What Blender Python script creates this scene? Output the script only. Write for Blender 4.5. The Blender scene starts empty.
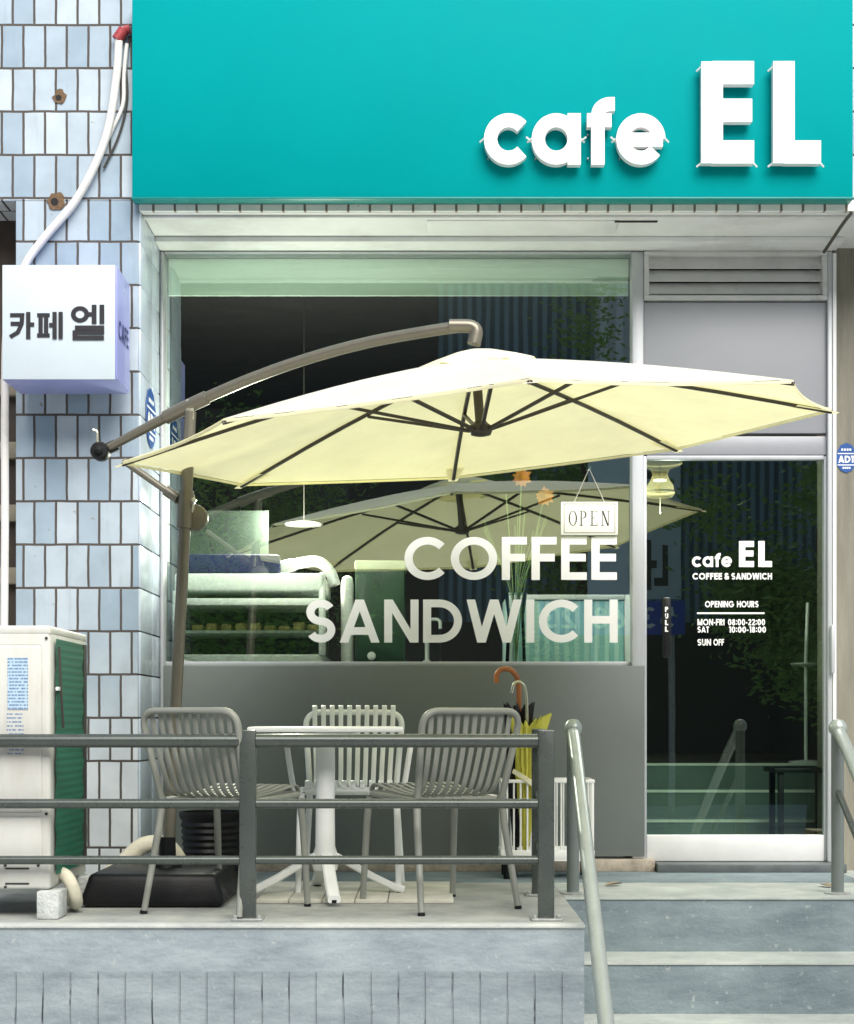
import bpy, bmesh, math, random
from mathutils import Vector, Matrix
random.seed(7)
R = math.radians
PI = math.pi
sc = bpy.context.scene
col = sc.collection

# ------------------------------------------------------------------ camera constants
FPX, HY, CX, DG, EYE = 1550.0, 720.0, 427.0, 7.75, 0.75
def P(px, py, y):
    """metric point on the plane Y=y measured off the photograph"""
    d = DG + y
    return Vector(((px - CX) * d / FPX, y, EYE + (HY - py) * d / FPX))

# ------------------------------------------------------------------ materials
def newmat(name):
    m = bpy.data.materials.new(name); m.use_nodes = True
    nt = m.node_tree; nt.nodes.clear()
    return m, nt, nt.nodes, nt.links
def nd(nt, t, **kw):
    n = nt.nodes.new(t)
    for k, v in kw.items(): setattr(n, k, v)
    return n
def mat(name, c, rough=.5, metal=0.0, var=.12, nscale=6.0, bump=0.0, bscale=120.0, spec=.5, dirt=None, dirt_amt=0.0,
        stretch=(1, 1, 1), coat=0.0, rvar=.12):
    m, nt, N, L = newmat(name)
    out = nd(nt, 'ShaderNodeOutputMaterial'); b = nd(nt, 'ShaderNodeBsdfPrincipled')
    L.new(b.outputs[0], out.inputs[0])
    tc = nd(nt, 'ShaderNodeTexCoord'); mp = nd(nt, 'ShaderNodeMapping'); mp.inputs['Scale'].default_value = stretch
    L.new(tc.outputs['Object'], mp.inputs[0])
    n1 = nd(nt, 'ShaderNodeTexNoise'); n1.inputs['Scale'].default_value = nscale; n1.inputs['Detail'].default_value = 8
    n1.inputs['Roughness'].default_value = .65
    L.new(mp.outputs[0], n1.inputs[0])
    mr = nd(nt, 'ShaderNodeMapRange'); mr.inputs[1].default_value = .3; mr.inputs[2].default_value = .7
    mr.inputs[3].default_value = 1 - var; mr.inputs[4].default_value = 1 + var
    L.new(n1.outputs[0], mr.inputs[0])
    mul = nd(nt, 'ShaderNodeVectorMath', operation='SCALE'); mul.inputs[0].default_value = c
    L.new(mr.outputs[0], mul.inputs['Scale'])
    last = mul.outputs[0]
    if dirt:
        n2 = nd(nt, 'ShaderNodeTexNoise'); n2.inputs['Scale'].default_value = nscale * .45; n2.inputs['Detail'].default_value = 10
        n2.inputs['Roughness'].default_value = .75
        L.new(mp.outputs[0], n2.inputs[0])
        r2 = nd(nt, 'ShaderNodeMapRange'); r2.inputs[1].default_value = .52; r2.inputs[2].default_value = .72
        r2.inputs[3].default_value = 0; r2.inputs[4].default_value = dirt_amt
        L.new(n2.outputs[0], r2.inputs[0])
        mx = nd(nt, 'ShaderNodeMix', data_type='RGBA'); mx.inputs[7].default_value = (*dirt, 1)
        L.new(r2.outputs[0], mx.inputs[0]); L.new(last, mx.inputs[6]); last = mx.outputs[2]
    L.new(last, b.inputs['Base Color'])
    rr = nd(nt, 'ShaderNodeMapRange'); rr.inputs[1].default_value = .3; rr.inputs[2].default_value = .7
    rr.inputs[3].default_value = max(.02, rough - rvar * rough); rr.inputs[4].default_value = min(1, rough + rvar * rough)
    L.new(n1.outputs[0], rr.inputs[0]); L.new(rr.outputs[0], b.inputs['Roughness'])
    b.inputs['Metallic'].default_value = metal
    b.inputs['Specular IOR Level'].default_value = spec
    b.inputs['Coat Weight'].default_value = coat
    if bump:
        n3 = nd(nt, 'ShaderNodeTexNoise'); n3.inputs['Scale'].default_value = bscale; n3.inputs['Detail'].default_value = 4
        L.new(mp.outputs[0], n3.inputs[0])
        bp = nd(nt, 'ShaderNodeBump'); bp.inputs['Strength'].default_value = bump; bp.inputs['Distance'].default_value = .01
        L.new(n3.outputs[0], bp.inputs['Height']); L.new(bp.outputs[0], b.inputs['Normal'])
    return m

def tile_mat(name, c1, c2, mortar, du=.064, dv=.04, bw=.1, rh=.2, ms=.0062, rust=.35):
    m, nt, N, L = newmat(name)
    out = nd(nt, 'ShaderNodeOutputMaterial'); b = nd(nt, 'ShaderNodeBsdfPrincipled'); L.new(b.outputs[0], out.inputs[0])
    uv = nd(nt, 'ShaderNodeUVMap'); mp = nd(nt, 'ShaderNodeMapping'); mp.inputs['Location'].default_value = (du, dv, 0)
    L.new(uv.outputs[0], mp.inputs[0])
    # slight wobble so that joints are not ruler-straight
    nw = nd(nt, 'ShaderNodeTexNoise'); nw.inputs['Scale'].default_value = 9; L.new(mp.outputs[0], nw.inputs[0])
    sw = nd(nt, 'ShaderNodeVectorMath', operation='MULTIPLY_ADD'); sw.inputs[1].default_value = (.006, .006, 0)
    L.new(nw.outputs['Color'], sw.inputs[0]); L.new(mp.outputs[0], sw.inputs[2])
    off = nd(nt, 'ShaderNodeVectorMath', operation='SUBTRACT'); off.inputs[1].default_value = (.003, .003, 0); L.new(sw.outputs[0], off.inputs[0])
    br = nd(nt, 'ShaderNodeTexBrick'); br.offset = .5; br.offset_frequency = 2; br.squash = 1
    br.inputs['Scale'].default_value = 1; br.inputs['Brick Width'].default_value = bw; br.inputs['Row Height'].default_value = rh
    br.inputs['Mortar Size'].default_value = ms; br.inputs['Mortar Smooth'].default_value = .25; br.inputs['Bias'].default_value = -.1
    br.inputs['Color1'].default_value = (*c1, 1); br.inputs['Color2'].default_value = (*c2, 1); br.inputs['Mortar'].default_value = (*mortar, 1)
    L.new(off.outputs[0], br.inputs[0])
    # streaks: noise stretched along v
    ms_ = nd(nt, 'ShaderNodeMapping'); ms_.inputs['Scale'].default_value = (16, 1.6, 1); L.new(mp.outputs[0], ms_.inputs[0])
    n1 = nd(nt, 'ShaderNodeTexNoise'); n1.inputs['Scale'].default_value = 1; n1.inputs['Detail'].default_value = 9; n1.inputs['Roughness'].default_value = .7
    L.new(ms_.outputs[0], n1.inputs[0])
    r1 = nd(nt, 'ShaderNodeMapRange'); r1.inputs[1].default_value = .55; r1.inputs[2].default_value = .82; r1.inputs[4].default_value = rust
    L.new(n1.outputs[0], r1.inputs[0])
    mx = nd(nt, 'ShaderNodeMix', data_type='RGBA'); mx.inputs[7].default_value = (.20, .21, .24, 1)
    L.new(r1.outputs[0], mx.inputs[0]); L.new(br.outputs[0], mx.inputs[6])
    # small chips / rust dots
    n2 = nd(nt, 'ShaderNodeTexNoise'); n2.inputs['Scale'].default_value = 26; n2.inputs['Detail'].default_value = 3; L.new(mp.outputs[0], n2.inputs[0])
    r2 = nd(nt, 'ShaderNodeMapRange'); r2.inputs[1].default_value = .70; r2.inputs[2].default_value = .78; r2.inputs[4].default_value = .7
    L.new(n2.outputs[0], r2.inputs[0])
    mx2 = nd(nt, 'ShaderNodeMix', data_type='RGBA'); mx2.inputs[7].default_value = (.25, .2, .15, 1)
    L.new(r2.outputs[0], mx2.inputs[0]); L.new(mx.outputs[2], mx2.inputs[6])
    # lower courses painted paler: brighter light near the floor put into the colour
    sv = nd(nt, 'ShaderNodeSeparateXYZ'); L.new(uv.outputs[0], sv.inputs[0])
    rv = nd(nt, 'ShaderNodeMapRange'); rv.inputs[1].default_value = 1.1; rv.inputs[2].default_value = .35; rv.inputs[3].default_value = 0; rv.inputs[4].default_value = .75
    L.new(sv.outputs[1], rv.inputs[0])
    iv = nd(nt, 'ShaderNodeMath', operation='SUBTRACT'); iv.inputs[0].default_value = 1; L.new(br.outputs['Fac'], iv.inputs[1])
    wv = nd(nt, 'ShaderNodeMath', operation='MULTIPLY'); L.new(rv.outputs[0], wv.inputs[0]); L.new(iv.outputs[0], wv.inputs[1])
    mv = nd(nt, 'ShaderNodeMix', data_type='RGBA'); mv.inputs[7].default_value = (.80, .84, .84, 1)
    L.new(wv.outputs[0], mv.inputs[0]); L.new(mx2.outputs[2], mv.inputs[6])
    # each tile clouded on its own
    nc = nd(nt, 'ShaderNodeTexNoise'); nc.inputs['Scale'].default_value = 7; nc.inputs['Detail'].default_value = 5; L.new(mp.outputs[0], nc.inputs[0])
    rc = nd(nt, 'ShaderNodeMapRange'); rc.inputs[1].default_value = .3; rc.inputs[2].default_value = .7; rc.inputs[3].default_value = .90; rc.inputs[4].default_value = 1.08
    L.new(nc.outputs[0], rc.inputs[0])
    vc = nd(nt, 'ShaderNodeVectorMath', operation='SCALE'); L.new(mv.outputs[2], vc.inputs[0]); L.new(rc.outputs[0], vc.inputs['Scale'])
    L.new(vc.outputs[0], b.inputs['Base Color'])
    rg = nd(nt, 'ShaderNodeMapRange'); rg.inputs[3].default_value = .13; rg.inputs[4].default_value = .85
    L.new(br.outputs['Fac'], rg.inputs[0]); L.new(rg.outputs[0], b.inputs['Roughness'])
    n4 = nd(nt, 'ShaderNodeTexNoise'); n4.inputs['Scale'].default_value = 18; L.new(mp.outputs[0], n4.inputs[0])
    hs = nd(nt, 'ShaderNodeMath', operation='MULTIPLY_ADD'); hs.inputs[1].default_value = -1.0
    sc4 = nd(nt, 'ShaderNodeMath', operation='MULTIPLY'); sc4.inputs[1].default_value = .25; L.new(n4.outputs[0], sc4.inputs[0])
    L.new(br.outputs['Fac'], hs.inputs[0]); L.new(sc4.outputs[0], hs.inputs[2])
    bp = nd(nt, 'ShaderNodeBump'); bp.inputs['Strength'].default_value = .6; bp.inputs['Distance'].default_value = .004
    L.new(hs.outputs[0], bp.inputs['Height']); L.new(bp.outputs[0], b.inputs['Normal'])
    return m

def glass_mat(name, tint, refl=.16):
    m, nt, N, L = newmat(name)
    out = nd(nt, 'ShaderNodeOutputMaterial')
    tr = nd(nt, 'ShaderNodeBsdfTransparent'); tr.inputs[0].default_value = (*tint, 1)
    gl = nd(nt, 'ShaderNodeBsdfGlossy'); gl.inputs['Roughness'].default_value = 0.0; gl.inputs[0].default_value = (.9, 1, .95, 1)
    fr = nd(nt, 'ShaderNodeFresnel'); fr.inputs[0].default_value = 1.5
    ad = nd(nt, 'ShaderNodeMath', operation='ADD'); ad.inputs[1].default_value = refl; ad.use_clamp = True
    tc = nd(nt, 'ShaderNodeTexCoord'); n = nd(nt, 'ShaderNodeTexNoise'); n.inputs['Scale'].default_value = 1.3
    L.new(tc.outputs['Object'], n.inputs[0])
    bp = nd(nt, 'ShaderNodeBump'); bp.inputs['Strength'].default_value = .02; bp.inputs['Distance'].default_value = .02
    L.new(n.outputs[0], bp.inputs['Height']); L.new(bp.outputs[0], gl.inputs['Normal'])
    L.new(fr.outputs[0], ad.inputs[0])
    mx = nd(nt, 'ShaderNodeMixShader'); L.new(ad.outputs[0], mx.inputs[0]); L.new(tr.outputs[0], mx.inputs[1]); L.new(gl.outputs[0], mx.inputs[2])
    L.new(mx.outputs[0], out.inputs[0])
    return m

def cloth_mat(name, dif, tra, fac):
    m, nt, N, L = newmat(name)
    out = nd(nt, 'ShaderNodeOutputMaterial')
    d = nd(nt, 'ShaderNodeBsdfDiffuse'); t = nd(nt, 'ShaderNodeBsdfTranslucent')
    tc = nd(nt, 'ShaderNodeTexCoord'); n = nd(nt, 'ShaderNodeTexNoise'); n.inputs['Scale'].default_value = 3; n.inputs['Detail'].default_value = 6
    L.new(tc.outputs['Object'], n.inputs[0])
    for s, c in ((d, dif), (t, tra)):
        mr = nd(nt, 'ShaderNodeMapRange'); mr.inputs[1].default_value = .3; mr.inputs[2].default_value = .7
        mr.inputs[3].default_value = .93; mr.inputs[4].default_value = 1.05
        L.new(n.outputs[0], mr.inputs[0])
        v = nd(nt, 'ShaderNodeVectorMath', operation='SCALE'); v.inputs[0].default_value = c
        L.new(mr.outputs[0], v.inputs['Scale']); L.new(v.outputs[0], s.inputs[0])
    w = nd(nt, 'ShaderNodeTexNoise'); w.inputs['Scale'].default_value = 7; w.inputs['Detail'].default_value = 5; L.new(tc.outputs['Object'], w.inputs[0])
    bp = nd(nt, 'ShaderNodeBump'); bp.inputs['Strength'].default_value = .45; bp.inputs['Distance'].default_value = .03
    L.new(w.outputs[0], bp.inputs['Height']); L.new(bp.outputs[0], d.inputs['Normal']); L.new(bp.outputs[0], t.inputs['Normal'])
    mx = nd(nt, 'ShaderNodeMixShader'); mx.inputs[0].default_value = fac
    L.new(d.outputs[0], mx.inputs[1]); L.new(t.outputs[0], mx.inputs[2]); L.new(mx.outputs[0], out.inputs[0])
    return m

def frost_mat(name, c, fac):
    m, nt, N, L = newmat(name)
    out = nd(nt, 'ShaderNodeOutputMaterial'); t = nd(nt, 'ShaderNodeBsdfTransparent'); d = nd(nt, 'ShaderNodeBsdfTranslucent'); d.inputs[0].default_value = (*c, 1)
    df = nd(nt, 'ShaderNodeBsdfDiffuse'); df.inputs[0].default_value = (*c, 1)
    m1 = nd(nt, 'ShaderNodeMixShader'); m1.inputs[0].default_value = .5; L.new(d.outputs[0], m1.inputs[1]); L.new(df.outputs[0], m1.inputs[2])
    tc = nd(nt, 'ShaderNodeTexCoord'); n = nd(nt, 'ShaderNodeTexNoise'); n.inputs['Scale'].default_value = 4; L.new(tc.outputs['Object'], n.inputs[0])
    mr = nd(nt, 'ShaderNodeMapRange'); mr.inputs[3].default_value = fac * .8; mr.inputs[4].default_value = min(1, fac * 1.2); L.new(n.outputs[0], mr.inputs[0])
    mx = nd(nt, 'ShaderNodeMixShader'); L.new(mr.outputs[0], mx.inputs[0]); L.new(t.outputs[0], mx.inputs[1]); L.new(m1.outputs[0], mx.inputs[2]); L.new(mx.outputs[0], out.inputs[0])
    return m

def concrete_mat(name, c, grooves=False):
    m, nt, N, L = newmat(name)
    out = nd(nt, 'ShaderNodeOutputMaterial'); b = nd(nt, 'ShaderNodeBsdfPrincipled'); L.new(b.outputs[0], out.inputs[0])
    ge = nd(nt, 'ShaderNodeTexCoord')
    mp = nd(nt, 'ShaderNodeMapping'); mp.inputs['Scale'].default_value = (1, 1.2, 3.2); L.new(ge.outputs['Object'], mp.inputs[0])
    n1 = nd(nt, 'ShaderNodeTexNoise'); n1.inputs['Scale'].default_value = 3.5; n1.inputs['Detail'].default_value = 12; n1.inputs['Roughness'].default_value = .72
    L.new(mp.outputs[0], n1.inputs[0])
    cr = nd(nt, 'ShaderNodeValToRGB')
    e = cr.color_ramp.elements; e[0].position = .30; e[1].position = .74
    e[0].color = (c[0] * .66, c[1] * .69, c[2] * .72, 1); e[1].color = (c[0] * 1.32, c[1] * 1.30, c[2] * 1.26, 1)
    L.new(n1.outputs[0], cr.inputs[0])
    last = cr.outputs[0]
    # dark stains
    n2 = nd(nt, 'ShaderNodeTexNoise'); n2.inputs['Scale'].default_value = 11; n2.inputs['Detail'].default_value = 10; n2.inputs['Roughness'].default_value = .8
    L.new(ge.outputs['Object'], n2.inputs[0])
    r2 = nd(nt, 'ShaderNodeMapRange'); r2.inputs[1].default_value = .60; r2.inputs[2].default_value = .80; r2.inputs[4].default_value = .55
    L.new(n2.outputs[0], r2.inputs[0])
    mx = nd(nt, 'ShaderNodeMix', data_type='RGBA'); mx.inputs[7].default_value = (c[0] * .4, c[1] * .42, c[2] * .42, 1)
    L.new(r2.outputs[0], mx.inputs[0]); L.new(last, mx.inputs[6]); last = mx.outputs[2]
    # pale worn flecks
    n3 = nd(nt, 'ShaderNodeTexNoise'); n3.inputs['Scale'].default_value = 38; n3.inputs['Detail'].default_value = 4
    L.new(ge.outputs['Object'], n3.inputs[0])
    r3 = nd(nt, 'ShaderNodeMapRange'); r3.inputs[1].default_value = .64; r3.inputs[2].default_value = .74; r3.inputs[4].default_value = .45
    L.new(n3.outputs[0], r3.inputs[0])
    mx3 = nd(nt, 'ShaderNodeMix', data_type='RGBA'); mx3.inputs[7].default_value = (.5, .52, .5, 1)
    L.new(r3.outputs[0], mx3.inputs[0]); L.new(last, mx3.inputs[6]); last = mx3.outputs[2]
    n5 = nd(nt, 'ShaderNodeTexNoise'); n5.inputs['Scale'].default_value = 70; n5.inputs['Detail'].default_value = 5; L.new(ge.outputs['Object'], n5.inputs[0])
    height = nd(nt, 'ShaderNodeMath', operation='MULTIPLY_ADD'); height.inputs[1].default_value = .5
    L.new(n5.outputs[0], height.inputs[0]); L.new(n1.outputs[0], height.inputs[2])
    hlast = height.outputs[0]
    if grooves:
        sx = nd(nt, 'ShaderNodeSeparateXYZ'); L.new(ge.outputs['Object'], sx.inputs[0])
        nj = nd(nt, 'ShaderNodeTexNoise'); nj.inputs['Scale'].default_value = 5; L.new(ge.outputs['Object'], nj.inputs[0])
        ax = nd(nt, 'ShaderNodeMath', operation='MULTIPLY_ADD'); ax.inputs[1].default_value = .012; L.new(nj.outputs[0], ax.inputs[0]); L.new(sx.outputs[0], ax.inputs[2])
        pp = nd(nt, 'ShaderNodeMath', operation='PINGPONG'); pp.inputs[1].default_value = .05; L.new(ax.outputs[0], pp.inputs[0])
        lt = nd(nt, 'ShaderNodeMapRange'); lt.inputs[1].default_value = .0009; lt.inputs[2].default_value = .0038; lt.inputs[3].default_value = 1; lt.inputs[4].default_value = 0
        L.new(pp.outputs[0], lt.inputs[0])
        zz = nd(nt, 'ShaderNodeMapRange'); zz.inputs[1].default_value = -.170; zz.inputs[2].default_value = -.195; L.new(sx.outputs[2], zz.inputs[0])
        nk = nd(nt, 'ShaderNodeTexNoise'); nk.inputs['Scale'].default_value = 9; nk.inputs['Detail'].default_value = 5; L.new(ge.outputs['Object'], nk.inputs[0])
        rk = nd(nt, 'ShaderNodeMapRange'); rk.inputs[1].default_value = .50; rk.inputs[2].default_value = .60; L.new(nk.outputs[0], rk.inputs[0])
        m1 = nd(nt, 'ShaderNodeMath', operation='MULTIPLY'); L.new(lt.outputs[0], m1.inputs[0]); L.new(zz.outputs[0], m1.inputs[1])
        m2 = nd(nt, 'ShaderNodeMath', operation='MULTIPLY'); L.new(m1.outputs[0], m2.inputs[0]); L.new(rk.outputs[0], m2.inputs[1])
        mg = nd(nt, 'ShaderNodeMix', data_type='RGBA'); mg.inputs[7].default_value = (.05, .06, .065, 1)
        L.new(m2.outputs[0], mg.inputs[0]); L.new(last, mg.inputs[6]); last = mg.outputs[2]
        # lower band a touch darker than the plastered kerb on top
        h2 = nd(nt, 'ShaderNodeMath', operation='MULTIPLY_ADD'); h2.inputs[1].default_value = -1.2
        L.new(m1.outputs[0], h2.inputs[0]); L.new(hlast, h2.inputs[2])
        h3 = nd(nt, 'ShaderNodeMath', operation='MULTIPLY_ADD'); h3.inputs[1].default_value = -.8
        L.new(zz.outputs[0], h3.inputs[0]); L.new(h2.outputs[0], h3.inputs[2]); hlast = h3.outputs[0]
        sb = nd(nt, 'ShaderNodeMapRange'); sb.inputs[3].default_value = 1; sb.inputs[4].default_value = .91; L.new(zz.outputs[0], sb.inputs[0])
        vm = nd(nt, 'ShaderNodeVectorMath', operation='SCALE'); L.new(last, vm.inputs[0]); L.new(sb.outputs[0], vm.inputs['Scale']); last = vm.outputs[0]
    L.new(last, b.inputs['Base Color']); b.inputs['Roughness'].default_value = .8; b.inputs['Specular IOR Level'].default_value = .3
    bp = nd(nt, 'ShaderNodeBump'); bp.inputs['Strength'].default_value = .8; bp.inputs['Distance'].default_value = .006
    L.new(hlast, bp.inputs['Height']); L.new(bp.outputs[0], b.inputs['Normal'])
    return m

def leaf_mat(name, c1, c2):
    m, nt, N, L = newmat(name)
    out = nd(nt, 'ShaderNodeOutputMaterial'); b = nd(nt, 'ShaderNodeBsdfPrincipled'); L.new(b.outputs[0], out.inputs[0])
    tc = nd(nt, 'ShaderNodeTexCoord'); n = nd(nt, 'ShaderNodeTexNoise'); n.inputs['Scale'].default_value = 1.7; L.new(tc.outputs['Object'], n.inputs[0])
    mx = nd(nt, 'ShaderNodeMix', data_type='RGBA'); mx.inputs[6].default_value = (*c1, 1); mx.inputs[7].default_value = (*c2, 1)
    L.new(n.outputs[0], mx.inputs[0]); L.new(mx.outputs[2], b.inputs['Base Color']); b.inputs['Roughness'].default_value = .6
    return m

def stripe_mat(name, c1, c2, period, axis=0, rough=.5, duty=.5, bump=.5):
    """corrugation: bump + tone along one object axis"""
    m, nt, N, L = newmat(name)
    out = nd(nt, 'ShaderNodeOutputMaterial'); b = nd(nt, 'ShaderNodeBsdfPrincipled'); L.new(b.outputs[0], out.inputs[0])
    tc = nd(nt, 'ShaderNodeTexCoord'); s = nd(nt, 'ShaderNodeSeparateXYZ'); L.new(tc.outputs['Object'], s.inputs[0])
    pp = nd(nt, 'ShaderNodeMath', operation='PINGPONG'); pp.inputs[1].default_value = period / 2; L.new(s.outputs[axis], pp.inputs[0])
    r = nd(nt, 'ShaderNodeMapRange'); r.inputs[1].default_value = period * .5 * duty - period * .08; r.inputs[2].default_value = period * .5 * duty + period * .08
    L.new(pp.outputs[0], r.inputs[0])
    n = nd(nt, 'ShaderNodeTexNoise'); n.inputs['Scale'].default_value = 2; n.inputs['Detail'].default_value = 6; L.new(tc.outputs['Object'], n.inputs[0])
    mx = nd(nt, 'ShaderNodeMix', data_type='RGBA'); mx.inputs[6].default_value = (*c1, 1); mx.inputs[7].default_value = (*c2, 1)
    L.new(r.outputs[0], mx.inputs[0])
    mr = nd(nt, 'ShaderNodeMapRange'); mr.inputs[3].default_value = .8; mr.inputs[4].default_value = 1.2; L.new(n.outputs[0], mr.inputs[0])
    v = nd(nt, 'ShaderNodeVectorMath', operation='SCALE'); L.new(mx.outputs[2], v.inputs[0]); L.new(mr.outputs[0], v.inputs['Scale'])
    L.new(v.outputs[0], b.inputs['Base Color']); b.inputs['Roughness'].default_value = rough
    bp = nd(nt, 'ShaderNodeBump'); bp.inputs['Strength'].default_value = bump; bp.inputs['Distance'].default_value = period * .2
    L.new(r.outputs[0], bp.inputs['Height']); L.new(bp.outputs[0], b.inputs['Normal'])
    return m

def emit_mat(name, c, s):
    m, nt, N, L = newmat(name)
    out = nd(nt, 'ShaderNodeOutputMaterial'); e = nd(nt, 'ShaderNodeEmission'); e.inputs[0].default_value = (*c, 1); e.inputs[1].default_value = s
    L.new(e.outputs[0], out.inputs[0]); return m

def text_mat(name, paper, ink, period):
    # rows of small unreadable print
    m, nt, N, L = newmat(name)
    out = nd(nt, 'ShaderNodeOutputMaterial'); b = nd(nt, 'ShaderNodeBsdfPrincipled'); L.new(b.outputs[0], out.inputs[0])
    tc = nd(nt, 'ShaderNodeTexCoord'); s = nd(nt, 'ShaderNodeSeparateXYZ'); L.new(tc.outputs['Object'], s.inputs[0])
    pp = nd(nt, 'ShaderNodeMath', operation='PINGPONG'); pp.inputs[1].default_value = period / 2; L.new(s.outputs[2], pp.inputs[0])
    r = nd(nt, 'ShaderNodeMapRange'); r.inputs[1].default_value = period * .22; r.inputs[2].default_value = period * .30; L.new(pp.outputs[0], r.inputs[0])
    dv = nd(nt, 'ShaderNodeMath', operation='SNAP'); dv.inputs[1].default_value = period; L.new(s.outputs[2], dv.inputs[0])
    cm = nd(nt, 'ShaderNodeCombineXYZ'); L.new(s.outputs[0], cm.inputs[0]); L.new(dv.outputs[0], cm.inputs[2])
    mp = nd(nt, 'ShaderNodeMapping'); mp.inputs['Scale'].default_value = (90, 1, 400); L.new(cm.outputs[0], mp.inputs[0])
    n = nd(nt, 'ShaderNodeTexNoise'); n.inputs['Scale'].default_value = 1; n.inputs['Detail'].default_value = 1; L.new(mp.outputs[0], n.inputs[0])
    r2 = nd(nt, 'ShaderNodeMapRange'); r2.inputs[1].default_value = .40; r2.inputs[2].default_value = .52; L.new(n.outputs[0], r2.inputs[0])
    mu = nd(nt, 'ShaderNodeMath', operation='MULTIPLY'); L.new(r.outputs[0], mu.inputs[0]); L.new(r2.outputs[0], mu.inputs[1])
    mx = nd(nt, 'ShaderNodeMix', data_type='RGBA'); mx.inputs[6].default_value = (*paper, 1); mx.inputs[7].default_value = (*ink, 1)
    L.new(mu.outputs[0], mx.inputs[0]); L.new(mx.outputs[2], b.inputs['Base Color']); b.inputs['Roughness'].default_value = .4
    return m

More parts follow.
